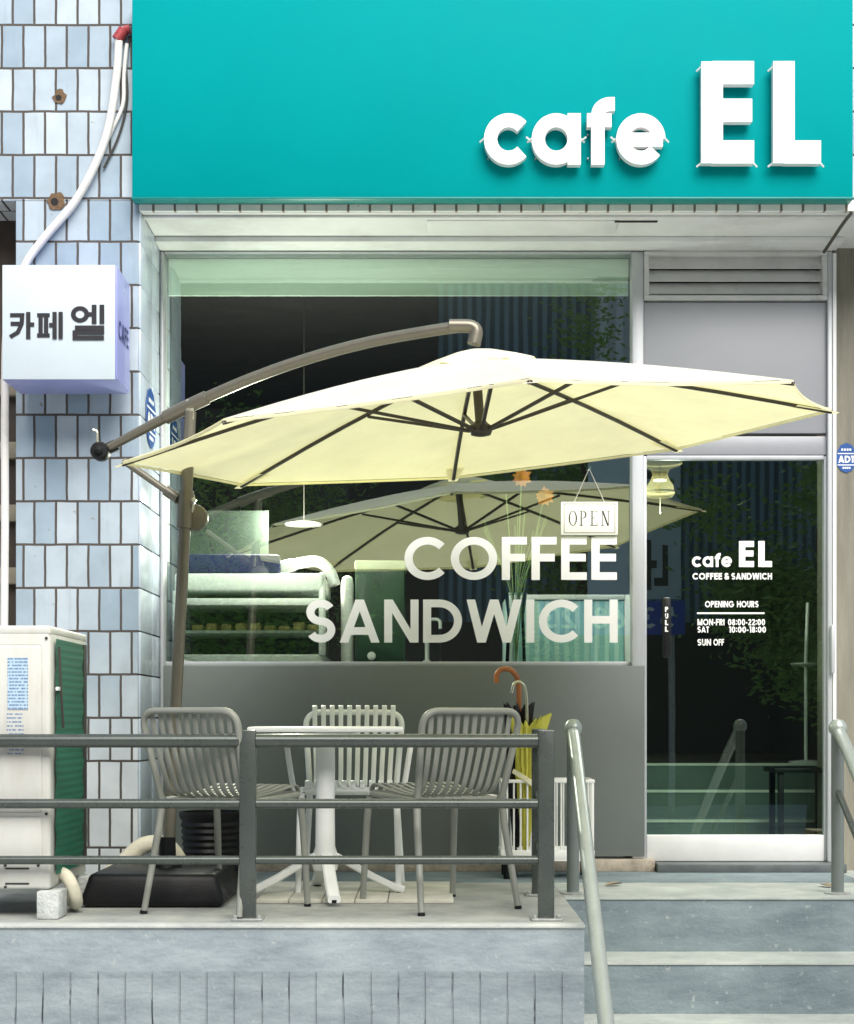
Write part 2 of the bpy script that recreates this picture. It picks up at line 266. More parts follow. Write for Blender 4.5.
M = {
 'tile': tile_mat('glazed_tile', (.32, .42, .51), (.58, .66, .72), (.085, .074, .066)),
 'tile_side': tile_mat('glazed_tile_reveal', (.52, .63, .76), (.66, .75, .86), (.13, .12, .11), bw=.32, du=.1),
 'tile_edge': tile_mat('tile_edge', (.86, .86, .82), (.95, .95, .9), (.2, .16, .12), rh=1.0, dv=.0, rust=.6),
 'teal': mat('teal_sign_sheet', (.0, .295, .308), .55, var=.035, nscale=1.5, spec=.03),
 'white': mat('white_acrylic', (.86, .87, .87), .35, var=.02),
 'vinyl': mat('white_vinyl', (.95, .96, .95), .5, var=.02),
 'lightbox': mat('lightbox_face', (.58, .67, .735), .3, var=.04, nscale=3, dirt=(.5, .55, .62), dirt_amt=.25),
 'lavender': mat('lightbox_side', (.36, .40, .80), .35, var=.05),
 'ink': mat('black_lettering', (.016, .016, .022), .45, var=.05),
 'navy_ink': mat('navy_lettering', (.05, .06, .22), .45, var=.05),
 'alu': mat('brushed_aluminium', (.50, .525, .55), .42, .2, var=.07, nscale=9, stretch=(1, 1, .15)),
 'alu_light': mat('light_aluminium', (.78, .80, .80), .4, .15, var=.04, nscale=9),
 'soffit': mat('painted_soffit', (.72, .74, .74), .55, var=.08, nscale=3, dirt=(.25, .24, .2), dirt_amt=.4),
 'panel': mat('grey_panel', (.150, .172, .162), .45, var=.05, nscale=2.2, dirt=(.14, .15, .14), dirt_amt=.35, bump=.05, bscale=220),
 'transom': mat('transom_panel', (.34, .355, .385), .42, .1, var=.04, nscale=2),
 'louvre': mat('louvre_metal', (.62, .63, .63), .5, .2, var=.08, nscale=6, dirt=(.13, .12, .11), dirt_amt=.45),
 'dark': mat('dark_cavity', (.012, .012, .012), .8, var=.2),
 'glass': glass_mat('window_glass', (.86, .96, .89), .26),
 'glass_door': glass_mat('door_glass', (.72, .90, .80), .17),
 'glass_thin': glass_mat('thin_glass', (.93, .97, .95), .03),
 'pier': mat('stained_render', (.23, .22, .175), .6, var=.25, nscale=3, stretch=(5, 5, .6), dirt=(.11, .10, .07), dirt_amt=.6, bump=.25, bscale=60),
 'stone': mat('worn_stone_sill', (.40, .35, .28), .75, var=.3, nscale=14, dirt=(.18, .15, .11), dirt_amt=.7, bump=.4, bscale=70),
 'threshold': mat('dark_threshold', (.10, .115, .12), .5, var=.2, nscale=12),
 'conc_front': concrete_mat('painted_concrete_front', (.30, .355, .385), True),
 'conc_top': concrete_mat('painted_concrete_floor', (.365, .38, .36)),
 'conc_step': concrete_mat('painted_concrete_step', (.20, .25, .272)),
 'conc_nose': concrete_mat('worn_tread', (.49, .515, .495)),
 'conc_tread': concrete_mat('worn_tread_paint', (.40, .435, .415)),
 'rail': mat('rail_paint', (.078, .092, .086), .28, .3, var=.10, nscale=9, dirt=(.13, .14, .13), dirt_amt=.2),
 'handrail': mat('handrail_paint', (.335, .38, .36), .32, .25, var=.07, nscale=12, dirt=(.2, .22, .2), dirt_amt=.3),
 'steel': mat('galvanised_plate', (.42, .44, .43), .45, .5, var=.2, nscale=30, dirt=(.15, .12, .09), dirt_amt=.5),
 'canopy': cloth_mat('cream_canvas', (.97, .96, .91), (1.0, .95, .44), .46),
 'um_frame': mat('taupe_aluminium', (.20, .185, .145), .35, .45, var=.06, nscale=14),
 'um_rib': mat('dark_rib', (.045, .040, .032), .45, .3, var=.06),
 'black': mat('black_plastic', (.006, .007, .008), .45, var=.2, nscale=8, bump=.08, bscale=80, spec=.3, dirt=(.02, .02, .02), dirt_amt=.5),
 'chair': mat('taupe_powder_coat', (.275, .288, .255), .42, .05, var=.05, nscale=14, bump=.04, bscale=400),
 'chair_w': mat('white_powder_coat', (.90, .92, .90), .38, var=.03, nscale=14),
 'mat': mat('cream_board', (.66, .65, .56), .7, var=.12, nscale=8, dirt=(.35, .33, .28), dirt_amt=.5),
 'ac': mat('beige_casing', (.60, .61, .575), .45, var=.04, nscale=4, dirt=(.42, .38, .30), dirt_amt=.45, stretch=(2, 2, .6)),
 'ac_dark': mat('casing_slot', (.03, .03, .028), .7),
 'ac_green': stripe_mat('green_shade_mesh', (.004, .13, .078), (.003, .105, .062), .028, 2, .75, .5, .12),
 'label': text_mat('label_print', (.46, .60, .72), (.12, .22, .40), .0125),
 'label2': text_mat('label_notes', (.60, .61, .58), (.20, .28, .42), .015),
 'wrap': mat('pipe_wrap', (.68, .65, .52), .8, var=.12, nscale=10, bump=.5, bscale=25, dirt=(.35, .32, .22), dirt_amt=.6),
 'brick': mat('concrete_block', (.52, .55, .54), .85, var=.2, nscale=16, bump=.5, bscale=90),
 'pipe': mat('white_conduit', (.80, .79, .76), .5, var=.05, nscale=9, dirt=(.45, .40, .36), dirt_amt=.5),
 'cable': mat('dark_cable', (.05, .045, .04), .6),
 'red': mat('red_fitting', (.32, .04, .045), .5, var=.3, nscale=30),
 'rust': mat('rusty_hole', (.16, .10, .055), .9, var=.5, nscale=40, bump=.6),
 'blue': mat('shield_blue', (.03, .10, .33), .35, var=.08),
 'wood': mat('varnished_handle', (.42, .15, .05), .3, var=.25, nscale=12, stretch=(1, 1, .3)),
 'yellow': cloth_mat('yellow_nylon', (.72, .69, .15), (.7, .7, .12), .2),
 'nylon': mat('black_nylon', (.012, .012, .016), .55, var=.2),
 'chrome': mat('pale_metal', (.62, .62, .48), .25, .7, var=.05),
 'open': mat('open_sign_board', (.84, .86, .74), .5, var=.03),
 'string': mat('twine', (.6, .58, .48), .8),
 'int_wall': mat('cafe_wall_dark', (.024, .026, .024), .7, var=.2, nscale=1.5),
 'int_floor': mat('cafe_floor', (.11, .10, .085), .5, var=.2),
 'int_step': mat('cafe_step', (.13, .175, .16), .55, var=.15, nscale=5),
 'nosing': mat('step_nosing', (.85, .87, .78), .4, .3, var=.1),
 'case_white': mat('case_white', (.88, .89, .87), .3, var=.03),
 'case_dark': mat('case_shelf_dark', (.10, .13, .09), .4, var=.5, nscale=7, stretch=(.5, 1, 6)),
 'navy': mat('navy_cloth', (.02, .025, .085), .85, var=.2, nscale=20),
 'machine': mat('dark_green_machine', (.035, .075, .045), .3, var=.3, nscale=6),
 'teal_glow': stripe_mat('fridge_interior', (.70, .95, .92), (.42, .72, .74), .055, 0, .5),
 'petal': mat('orange_petal', (.78, .28, .03), .6, var=.3, nscale=30),
 'stem': mat('green_stem', (.16, .25, .08), .6, var=.3, nscale=30),
 'amber': frost_mat('amber_glass', (.85, .74, .40), .32), 'screen': frost_mat('greenish_screen', (.45, .60, .50), .22),
 'bulb': emit_mat('warm_filament', (1, .86, .6), 3.0),
 'asphalt': mat('concrete_road', (.46, .46, .44), .9, var=.25, nscale=5, bump=.5, bscale=90),
 'pave': mat('paving', (.62, .61, .57), .85, var=.2, nscale=5, bump=.3),
 'clad': stripe_mat('corrugated_cladding', (.03, .08, .11), (.20, .32, .37), .17, 0, .5),
 'clad_grey': stripe_mat('grey_cladding', (.50, .55, .57), (.70, .75, .77), .30, 0, .5),
 'clad_black': mat('dark_shopfront', (.008, .010, .009), .6, var=.6, nscale=.7),
 'banner': mat('pale_banner', (.55, .68, .72), .6, var=.06),
 'banner_blue': mat('blue_banner', (.04, .10, .55), .6, var=.06),
 'banner_txt': mat('banner_digits', (.8, .9, .92), .6),
 'yel_line': mat('yellow_trim', (.75, .70, .08), .6),
 'bark': mat('bark', (.09, .07, .05), .9, var=.4, nscale=14, bump=.6, bscale=30),
 'leaf': leaf_mat('leaf_dark', (.10, .25, .045), (.26, .44, .09)),
 'recess': mat('brown_shutter', (.055, .04, .03), .7, var=.4, nscale=8),
 'plank': mat('weathered_plank', (.30, .24, .16), .8, var=.3, nscale=12, stretch=(.3, 1, 6), bump=.3),
}

# ------------------------------------------------------------------ mesh builder
class MB:
    def __init__(s): s.bm = bmesh.new()
    def quad(s, a, b, c, d):
        return s.bm.faces.new([s.bm.verts.new(Vector(p)) for p in (a, b, c, d)])
    def box(s, x0, x1, y0, y1, z0, z1, bev=0.0, mtx=None, seg=2):
        vs = [s.bm.verts.new((x, y, z)) for x in (x0, x1) for y in (y0, y1) for z in (z0, z1)]
        fs = [(0, 1, 3, 2), (4, 6, 7, 5), (0, 4, 5, 1), (2, 3, 7, 6), (0, 2, 6, 4), (1, 5, 7, 3)]
        faces = [s.bm.faces.new([vs[i] for i in f]) for f in fs]
        if bev:
            ed = list({e for f in faces for e in f.edges})
            r = bmesh.ops.bevel(s.bm, geom=ed, offset=bev, segments=seg, affect='EDGES', profile=.5)
            vs = [v for v in set(v for f in r['faces'] for v in f.verts)]
            allv = set(vs)
            stack = list(allv)
            while stack:
                v = stack.pop()
                for e in v.link_edges:
                    o = e.other_vert(v)
                    if o not in allv: allv.add(o); stack.append(o)
            vs = list(allv)
        if mtx: bmesh.ops.transform(s.bm, matrix=mtx, verts=vs)
        return s
    def tube(s, pts, r, n=12, cap=True, closed=False, flat=None):
        pts = [Vector(p) for p in pts]; m = len(pts)
        rs = r if isinstance(r, (list, tuple)) else [r] * m
        tang = []
        for i in range(m):
            if closed: a, b = pts[i - 1], pts[(i + 1) % m]
            else: a, b = pts[max(0, i - 1)], pts[min(m - 1, i + 1)]
            tang.append((b - a).normalized())
        up = Vector((0, 0, 1)) if abs(tang[0].z) < .9 else Vector((0, 1, 0))
        u = tang[0].cross(up).normalized(); rings = []
        for i in range(m):
            t = tang[i]; u = (u - t * u.dot(t)).normalized(); v = t.cross(u)
            rings.append([s.bm.verts.new(pts[i] + (u * math.cos(2 * PI * k / n) + v * math.sin(2 * PI * k / n)) * rs[i]) for k in range(n)])
        for i in range(m if closed else m - 1):
            A, B = rings[i], rings[(i + 1) % m]
            for k in range(n):
                s.bm.faces.new((A[k], A[(k + 1) % n], B[(k + 1) % n], B[k]))
        if cap and not closed:
            s.bm.faces.new(rings[0][::-1]); s.bm.faces.new(rings[-1])
        return s
    def ribbon(s, pts, side, w, t):
        """flat bar: path pts, width w along side, thickness t"""
        pts = [Vector(p) for p in pts]; m = len(pts); side0 = Vector(side).normalized(); rings = []
        for i in range(m):
            tg = (pts[min(m - 1, i + 1)] - pts[max(0, i - 1)]).normalized()
            sd = (side0 - tg * side0.dot(tg)).normalized(); nn = tg.cross(sd)
            c = [(-.5, -.3), (-.38, -.5), (.38, -.5), (.5, -.3), (.5, .3), (.38, .5), (-.38, .5), (-.5, .3)]
            rings.append([s.bm.verts.new(pts[i] + sd * a * w + nn * b * t) for a, b in c])
        for i in range(m - 1):
            A, B = rings[i], rings[i + 1]
            for k in range(8): s.bm.faces.new((A[k], A[(k + 1) % 8], B[(k + 1) % 8], B[k]))
        s.bm.faces.new(rings[0][::-1]); s.bm.faces.new(rings[-1])
        return s
    def lathe(s, prof, c=(0, 0, 0), n=24, cap=True, axis='z'):
        c = Vector(c); rings = []
        for r, z in prof:
            ring = []
            for k in range(n):
                a = 2 * PI * k / n
                v = Vector((r * math.cos(a), r * math.sin(a), z))
                if axis == 'y': v = Vector((v.x, v.z, v.y))
                if axis == 'x': v = Vector((v.z, v.x, v.y))
                ring.append(s.bm.verts.new(c + v))
            rings.append(ring)
        for A, B in zip(rings, rings[1:]):
            for k in range(n): s.bm.faces.new((A[k], A[(k + 1) % n], B[(k + 1) % n], B[k]))
        if cap: s.bm.faces.new(rings[0][::-1]); s.bm.faces.new(rings[-1])
        return s
    def prism(s, poly, fmap, d0, d1):
        """poly: 2-D outline; fmap(u, v, n) -> point; extruded from n=d0 to d1"""
        A = [s.bm.verts.new(fmap(u, v, d0)) for u, v in poly]; B = [s.bm.verts.new(fmap(u, v, d1)) for u, v in poly]
        k = len(poly)
        if d0 != d1:
            for i in range(k): s.bm.faces.new((A[i], A[(i + 1) % k], B[(i + 1) % k], B[i]))
            s.bm.faces.new(A[::-1])
        s.bm.faces.new(B)
        return s
    def build(s, name, m, parent=None, smooth=35, loc=None):
        me = bpy.data.meshes.new(name)
        bmesh.ops.recalc_face_normals(s.bm, faces=s.bm.faces)
        uvl = s.bm.loops.layers.uv.new('UVMap')
        for f in s.bm.faces:
            n = f.normal; ax = max(range(3), key=lambda i: abs(n[i]))
            for l in f.loops:
                c = l.vert.co
                l[uvl].uv = (c.y, c.z) if ax == 0 else ((c.x, c.z) if ax == 1 else (c.x, c.y))
        s.bm.to_mesh(me); s.bm.free()
        if smooth:
            for p in me.polygons: p.use_smooth = True
            me.set_sharp_from_angle(angle=R(smooth))
        me.materials.append(m if not isinstance(m, str) else M[m])
        o = bpy.data.objects.new(name, me); col.objects.link(o)
        if parent: o.parent = parent
        return o

def tag(o, label=None, cat=None, group=None, kind=None):
    if label: o['label'] = label
    if cat: o['category'] = cat
    if group: o['group'] = group
    if kind: o['kind'] = kind
    return o
def thing(name, label, cat, loc=(0, 0, 0), group=None, rz=0):
    o = bpy.data.objects.new(name, None); col.objects.link(o); o.location = loc; o.rotation_euler = (0, 0, rz); o.empty_display_size = .1
    return tag(o, label, cat, group)
def dup(root, loc, rz, label, group=None):
    r = root.copy(); col.objects.link(r); r.location = loc; r.rotation_euler = (0, 0, rz); r['label'] = label
    if group: r['group'] = group
    for ch in list(root.children):
        c = ch.copy(); col.objects.link(c); c.parent = r
        for g in list(ch.children):
            d = g.copy(); col.objects.link(d); d.parent = c
    return r
def at(o, v):
    """bake parent offset: parts built in world coordinates under a thing with a base location"""
    for ch in o.children:
        ch.matrix_parent_inverse = Matrix.Translation(-Vector(v))
def box(name, m, parent, *a, **k): return MB().box(*a, **k).build(name, m, parent)
def fillet(pts, r, n=6):
    pts = [Vector(p) for p in pts]; out = [pts[0]]
    for i in range(1, len(pts) - 1):
        p, a, b = pts[i], pts[i - 1], pts[i + 1]
        ra = min(r, (a - p).length * .49); rb = min(r, (b - p).length * .49)
        s, e = p + (a - p).normalized() * ra, p + (b - p).normalized() * rb
        for k in range(n + 1):
            t = k / n; out.append(s * (1 - t) ** 2 + p * 2 * t * (1 - t) + e * t * t)
    out.append(pts[-1]); return out
def spline(pts, n=8):
    pts = [Vector(p) for p in pts]; out = []
    q = [pts[0] * 2 - pts[1]] + pts + [pts[-1] * 2 - pts[-2]]
    for i in range(1, len(q) - 2):
        a, b, c, d = q[i - 1:i + 3]
        for k in range(n):
            t = k / n
            out.append(.5 * ((2 * b) + (c - a) * t + (2 * a - 5 * b + 4 * c - d) * t * t + (3 * b - a - 3 * c + d) * t ** 3))
    out.append(pts[-1]); return out

# ------------------------------------------------------------------ lettering (own stroke alphabet)
def arc(cx, cy, rx, ry, a0, a1, n=None):
    n = n or max(4, int(abs(a1 - a0) / 9))
    return [(cx + rx * math.cos(R(a0 + (a1 - a0) * k / n)), cy + ry * math.sin(R(a0 + (a1 - a0) * k / n))) for k in range(n + 1)]
def glyph(ch, t):
    """-> (list of strokes, width); cap height 1. stroke = polyline, or ('g', x0, y0, x1, y1) slanted leg cut level"""
    h = t / 2; r = .5 - h; S = []; b = t * 1.06
    bar = lambda x0, x1, y: [(x0, y), (x1, y)]
    ver = lambda x, y0=0, y1=1: [(x, y0), (x, y1)]
    leg = lambda x0, x1, y0=0, y1=1: ('g', x0, y0, x1, y1)
    if ch == 'C': return [arc(.5, .5, r, r, 42, 318)], .90
    if ch == 'G': return [arc(.5, .5, r, r, 42, 345), [(.55, .47), (1, .47)]], 1.0
    if ch == 'O': return [arc(.5, .5, r, r, 0, 360, 40)], 1.0
    if ch == 'Q': return [arc(.5, .5, r, r, 0, 360, 40)], 1.0
    if ch == 'F': return [ver(h), bar(h, .54, 1 - h), bar(h, .50, .52)], .54
    if ch == 'E': return [ver(h, .004, .996), bar(h, .55, 1 - h), bar(h, .53, .52), bar(h, .55, h)], .55
    if ch == 'L': return [ver(h, .004, 1), bar(h, .50, h)], .50
    if ch == 'T': return [ver(.27, 0, 1), bar(0, .54, 1 - h)], .54
    if ch == 'I': return [ver(h)], t
    if ch == 'H': return [ver(h), ver(.74 - h), bar(h, .74 - h, .53)], .74
    if ch == 'D': return [ver(h), [(h, 1 - h), (.36, 1 - h)] + arc(.36, .5, r, r, 90, -90) + [(h, h)]], .86
    if ch == 'P': return [ver(h), [(h, 1 - h), (.32, 1 - h)] + arc(.32, .71, .29 - h, .29 - h, 90, -90) + [(h, .42 + h)]], .61
    if ch == 'R': return [ver(h), [(h, 1 - h), (.32, 1 - h)] + arc(.32, .71, .29 - h, .29 - h, 90, -90) + [(h, .42 + h)], leg(.62 - b / 2, .30, 0, .45)], .64
    if ch == 'U': return [[(h, 1), (h, .32)] + arc(.34, .34, .34 - h, .34 - h, 180, 360) + [(.68 - h, 1)]], .68
    if ch == 'N': return [ver(h), ver(.76 - h), leg(.76 - b / 2, b / 2)], .76
    if ch == 'M': return [ver(h), ver(.92 - h), leg(.46, b / 2), leg(.46, .92 - b / 2)], .92
    if ch == 'A': return [leg(b / 2, .44), leg(.88 - b / 2, .44), bar(.19, .69, .27)], .88
    if ch == 'W': return [leg(.33, b / 2), leg(.33, .61), leg(.89, .61), leg(.89, 1.22 - b / 2)], 1.22
    if ch == 'S':
        q = (1 - t) / 4; rx = q * 1.12; c = rx + h
        return [arc(c, 1 - h - q, rx, q, 28, 270) + arc(c, h + q, rx, q, 90, -152)[1:]], 2 * c
    if ch == '&': return [arc(.30, .77, .17, .23 - h, -40, 220) + [(.62, h * .6)], [(.20, .56)] + arc(.29, .27, .29 - h, .27 - h, 130, 330) + [(.62, .48)]], .68
    if ch == '0': return [arc(.32, .5, .32 - h, r, 0, 360, 32)], .64
    if ch == '1': return [ver(.24), bar(.02, .24, 1 - h)], .32
    if ch == '2': return [arc(.29, .70, .29 - h, .30 - h, 165, -35) + [(.10, h)], bar(.03, .58, h)], .58
    if ch == '3': return [arc(.27, .73, .25 - h, .27 - h, 150, -90), arc(.27, .29, .28 - h, .29 - h, 90, -150)], .56
    if ch == '5': return [[(.52, 1 - h), (.14, 1 - h), (.09, .55)], arc(.27, .32, .29 - h, .32 - h, 130, -150)], .58
    if ch == '6': return [arc(.29, .31, .29 - h, .31 - h, 0, 360, 28), [(.42, 1), (.07, .42)]], .58
    if ch == '8': return [arc(.29, .75, .23 - h, .25 - h, 0, 360, 28), arc(.29, .29, .29 - h, .29 - h, 0, 360, 28)], .58
    if ch == ':': return [[(h, .12), (h, .12 + t)], [(h, .62), (h, .62 + t)]], t
    if ch == '-': return [bar(.02, .30, .40)], .32
    if ch == ' ': return [], .34
    X = .76                                                            # x-height of the lower case
    rr = X / 2 - h
    if ch == 'c': return [arc(X / 2, X / 2, rr, rr, 42, 318)], X * .90
    if ch == 'a': return [arc(X / 2, X / 2, rr, rr, 0, 360, 36), ver(X - h, 0, X)], X
    if ch == 'e': return [arc(X / 2, X / 2, rr, rr, 0, 322), bar(h, X - h * .4, X / 2 - .01)], X
    if ch == 'f': return [[(.21, 0), (.21, .74)] + arc(.40, .74, .19, .26 - h, 180, 90)[1:] + [(.47, 1 - h)], bar(.04, .42, X - h)], .44
    # Korean syllables, one em square
    if ch == '카': return [[(.02, .88), (.46, .88), (.44, .55), (.30, .22), (.02, .04)], bar(.04, .44, .55), ver(.68, -.04, 1), bar(.68, .90, .52)], .94
    if ch == '페': return [bar(.0, .46, .88), bar(.0, .46, .10), ver(.13, .1, .88), ver(.33, .1, .88), bar(.44, .60, .50), ver(.64, -.04, 1), ver(.86, -.04, 1)], .94
    if ch == '엘': return [arc(.24, .74, .19, .19, 0, 360, 30), bar(.42, .60, .74), ver(.64, .44, 1.04), ver(.86, .44, 1.04),
                          [(.10, .32), (.86, .32), (.86, .17), (.10, .17), (.10, .0), (.92, .0)]], .96
    if ch == '문': return [[(.15, .95), (.8, .95), (.8, .65), (.15, .65), (.15, 1.0)], bar(0, .95, .5), ver(.48, .28, .5), [(.15, .35), (.15, .05), (.85, .05)]], .95
    if ch == '의': return [arc(.30, .70, .20, .22, 0, 360, 24), bar(.0, .62, .25), ver(.82, 0, 1)], .95
    return [], .3
def thick(poly, t):
    """polyline -> quad strip outline pairs with mitred joints"""
    P2 = [Vector(p) for p in poly]; closed = (P2[0] - P2[-1]).length < 1e-5; m = len(P2)
    L_, R_ = [], []
    for i in range(m):
        if closed: a, b = P2[i - 1 if i else m - 2], P2[(i + 1) if i < m - 1 else 1]
        else: a, b = P2[max(0, i - 1)], P2[min(m - 1, i + 1)]
        d1 = (P2[i] - a).normalized() if (P2[i] - a).length > 1e-9 else (b - P2[i]).normalized()
        d2 = (b - P2[i]).normalized() if (b - P2[i]).length > 1e-9 else d1
        n1 = Vector((-d1.y, d1.x)); n2 = Vector((-d2.y, d2.x)); n = (n1 + n2)
        n = n.normalized() if n.length > 1e-6 else n1
        k = 1 / max(.5, n.dot(n1))
        L_.append(P2[i] + n * k * t / 2); R_.append(P2[i] - n * k * t / 2)
    return L_, R_
def write(mb, s, org, U, V, size, t, width=None, gap=.12, depth=0.0, step=.0005, one=None):
    """letters of s from org along U (height along V); depth>0 extrudes along U x V"""
    U = Vector(U).normalized(); V = Vector(V).normalized(); N = U.cross(V); org = Vector(org)
    gl = [glyph(c, t) for c in s]
    tot = sum(w for _, w in gl) + gap * (len(s) - 1)
    kx = (width / (tot * size)) if width else 1.0
    x = 0; spans = []
    for strokes, w in gl:
        for j, st in enumerate(strokes):
            z = step * j
            f = lambda u, v, n: org + U * ((x + u) * size * kx) + V * (v * size) + N * n
            if st[0] == 'g':
                _, x0, y0, x1, y1 = st; hb = t * .53
                mb.prism([(x0 - hb, y0), (x0 + hb, y0), (x1 + hb, y1), (x1 - hb, y1)], f, 0 if depth else z, depth + z)
            else:
                A, B = thick(st, t)
                for i in range(len(A) - 1):
                    q = [A[i], B[i], B[i + 1], A[i + 1]]
                    if depth:
                        fr = [mb.bm.verts.new(f(p.x, p.y, depth + z)) for p in q]; bk = [mb.bm.verts.new(f(p.x, p.y, 0)) for p in q]
                        mb.bm.faces.new(fr)
                        mb.bm.faces.new((fr[0], bk[0], bk[3], fr[3])); mb.bm.faces.new((fr[1], fr[2], bk[2], bk[1]))
                        if i == 0: mb.bm.faces.new((fr[0], fr[1], bk[1], bk[0]))
                        if i == len(A) - 2: mb.bm.faces.new((fr[3], bk[3], bk[2], fr[2]))
                    else:
                        mb.bm.faces.new([mb.bm.verts.new(f(p.x, p.y, z)) for p in q])
        spans.append((x * size * kx, (x + w) * size * kx))
        x += w + gap
    return spans

XL, XR = -1.335, 2.025        # shop opening between the piers
ZS = 3.10                      # soffit
YP = -.59                      # front face of the piers

# ================================================================== SETTING
tag(MB().box(-60, 60, -70, 4, -1.2, -.855).build('street', 'asphalt'), kind='structure')
tag(MB().box(-30, 30, -4.6, -2.3, -.853, -.84 + .0).build('pavement', 'pave'), kind='structure')
tag(MB().box(-30, 30, -19.4, -15.5, -.853, -.74).build('far_pavement', 'pave'), kind='structure')

# terrace: base wall with its old tile joints, floor slab on top
mb = MB(); mb.box(-5.0, .576, -2.075, -.004, -.852, -.006)
tb = tag(mb.build('terrace', 'conc_front'), kind='structure')
mb = MB(); mb.box(-5.0, .579, -2.084, -2.012, -.012, .0015, bev=.005); tag(mb.build('terrace_edge', 'conc_nose'), kind='structure')
mb = MB(); mb.box(-5.0, .579, -2.0118, 0.0, -.006, 0.0); o = mb.build('terrace_floor', 'conc_top'); tag(o, kind='structure')
SZ = (0, -.225, -.428, -.632); SD = .315
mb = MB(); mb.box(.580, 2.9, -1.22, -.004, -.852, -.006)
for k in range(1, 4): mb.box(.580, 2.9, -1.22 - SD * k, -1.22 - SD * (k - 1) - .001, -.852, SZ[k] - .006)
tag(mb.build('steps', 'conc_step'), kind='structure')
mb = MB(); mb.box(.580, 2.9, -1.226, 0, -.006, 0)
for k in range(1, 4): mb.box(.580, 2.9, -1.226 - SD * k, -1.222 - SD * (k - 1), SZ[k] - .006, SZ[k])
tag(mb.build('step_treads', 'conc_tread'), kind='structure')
# darker strip of floor under the soffit line
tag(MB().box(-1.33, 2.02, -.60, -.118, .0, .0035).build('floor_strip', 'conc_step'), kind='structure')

# ================================================================== CAFE BUILDING
bld = thing('cafe_building', 'tiled cafe building with glazed shopfront under teal sign', 'building', (0, 0, 0))
# left tiled pier, upper tiled wall
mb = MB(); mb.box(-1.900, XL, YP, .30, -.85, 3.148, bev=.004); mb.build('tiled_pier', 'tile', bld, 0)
mb = MB()
for k in range(-5, 16):
    z0 = -.04 + .2 * k + .0035
    z0c, z1c = max(-.84, z0), min(ZS - .002, z0 + .193)
    if z1c - z0c < .03: continue
    rr = random.uniform(-.0012, .0012)
    mb.box(XL + .0005, XL + .012 + rr, YP + .004, YP + .30, z0c, z1c, bev=.002)
    mb.box(XL + .0005, XL + .012 - rr, YP + .307, -.075, z0c, z1c, bev=.002)
mb.build('reveal_tiles', mat('reveal_glaze', (.55, .64, .74), .22, var=.10, nscale=7, dirt=(.3, .3, .3), dirt_amt=.3), bld)
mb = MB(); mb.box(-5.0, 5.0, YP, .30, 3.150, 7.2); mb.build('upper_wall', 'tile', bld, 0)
mb = MB(); mb.box(XL + .004, 2.3, YP - .004, YP + .02, 3.101, 3.149); mb.build('tile_band', 'tile_edge', bld, 0)
box('soffit', 'soffit', bld, XL + .013, XR + .3, YP + .022, .02, ZS, 3.149)
mb = MB(); mb.box(XL + .013, XR, -.22, -.075, ZS - .026, ZS - .001, bev=.003); mb.box(XL + .013, XR, -.535, -.50, ZS - .012, ZS - .001, bev=.002)
mb.box(.0, .9, -.47, -.28, ZS - .008, ZS - .001, bev=.002)
mb.build('soffit_trim', 'soffit', bld)
box('soffit_slot', 'dark', bld, .88, 1.08, -.50, -.475, ZS - .016, ZS - .0135)
# right pier
mb = MB(); mb.box(XR + .002, 5.0, -.028, .30, -.85, 3.149); mb.build('rendered_pier', 'pier', bld)
# dark recess left of the tiled pier
mb = MB(); mb.box(-5.0, -1.902, -.30, .30, -.85, 3.149); mb.build('recess_wall', 'recess', bld)
mb = MB()
for i in range(4): mb.box(-3.2, -1.93, -.345, -.301, 2.30 - .30 * i, 2.38 - .30 * i, bev=.006)
mb.build('recess_batten', mat('batten', (.30, .27, .20), .7, var=.3), bld)

# frames: jambs, header, mullion
mb = MB()
mb.box(XL + .013, -1.305, -.075, .03, .06, ZS - .03, bev=.004)
mb.box(XR - .04, XR - .016, -.075, .03, .047, ZS - .03, bev=.004)
mb.box(1.018, 1.075, -.065, .03, .063, 3.074, bev=.005)
mb.box(-1.304, 1.017, -.055, .03, 3.074, ZS - .0265, bev=.003)
mb.build('shopfront_frame', 'alu', bld)
box('jamb_cover', 'alu_light', bld, XR - .0155, XR + .001, -.080, -.03, .02, 3.06)

# window
mb = MB(); mb.quad((-1.304, 0, 1.040), (1.017, 0, 1.040), (1.017, 0, 3.073), (-1.304, 0, 3.073)); win = mb.build('window', 'glass', bld, 0)
mb = MB(); mb.box(-1.304, 1.017, -.03, .03, 1.020, 1.041, bev=.003); mb.build('window_sill', 'alu', win)
mb = MB()
write(mb, 'COFFEE', (-.113, -.004, 1.450), (1, 0, 0), (0, 0, 1), .215, .178, 1.062, .10)
mb.build('lettering', 'vinyl', win, 0)
mb = MB()
write(mb, 'SANDWICH', (-.603, -.004, 1.137), (1, 0, 0), (0, 0, 1), .215, .178, 1.556, .10)
mb.build('lettering', 'vinyl', win, 0)
# grey panel under the window, stone sill
mb = MB(); mb.box(-1.320, 1.078, -.074, .02, .075, 1.019, bev=.004); mb.build('stall_riser', 'panel', bld)
mb = MB(); mb.box(XL + .014, 1.125, -.115, .02, .001, .062, bev=.008); mb.build('stone_sill', 'stone', bld)

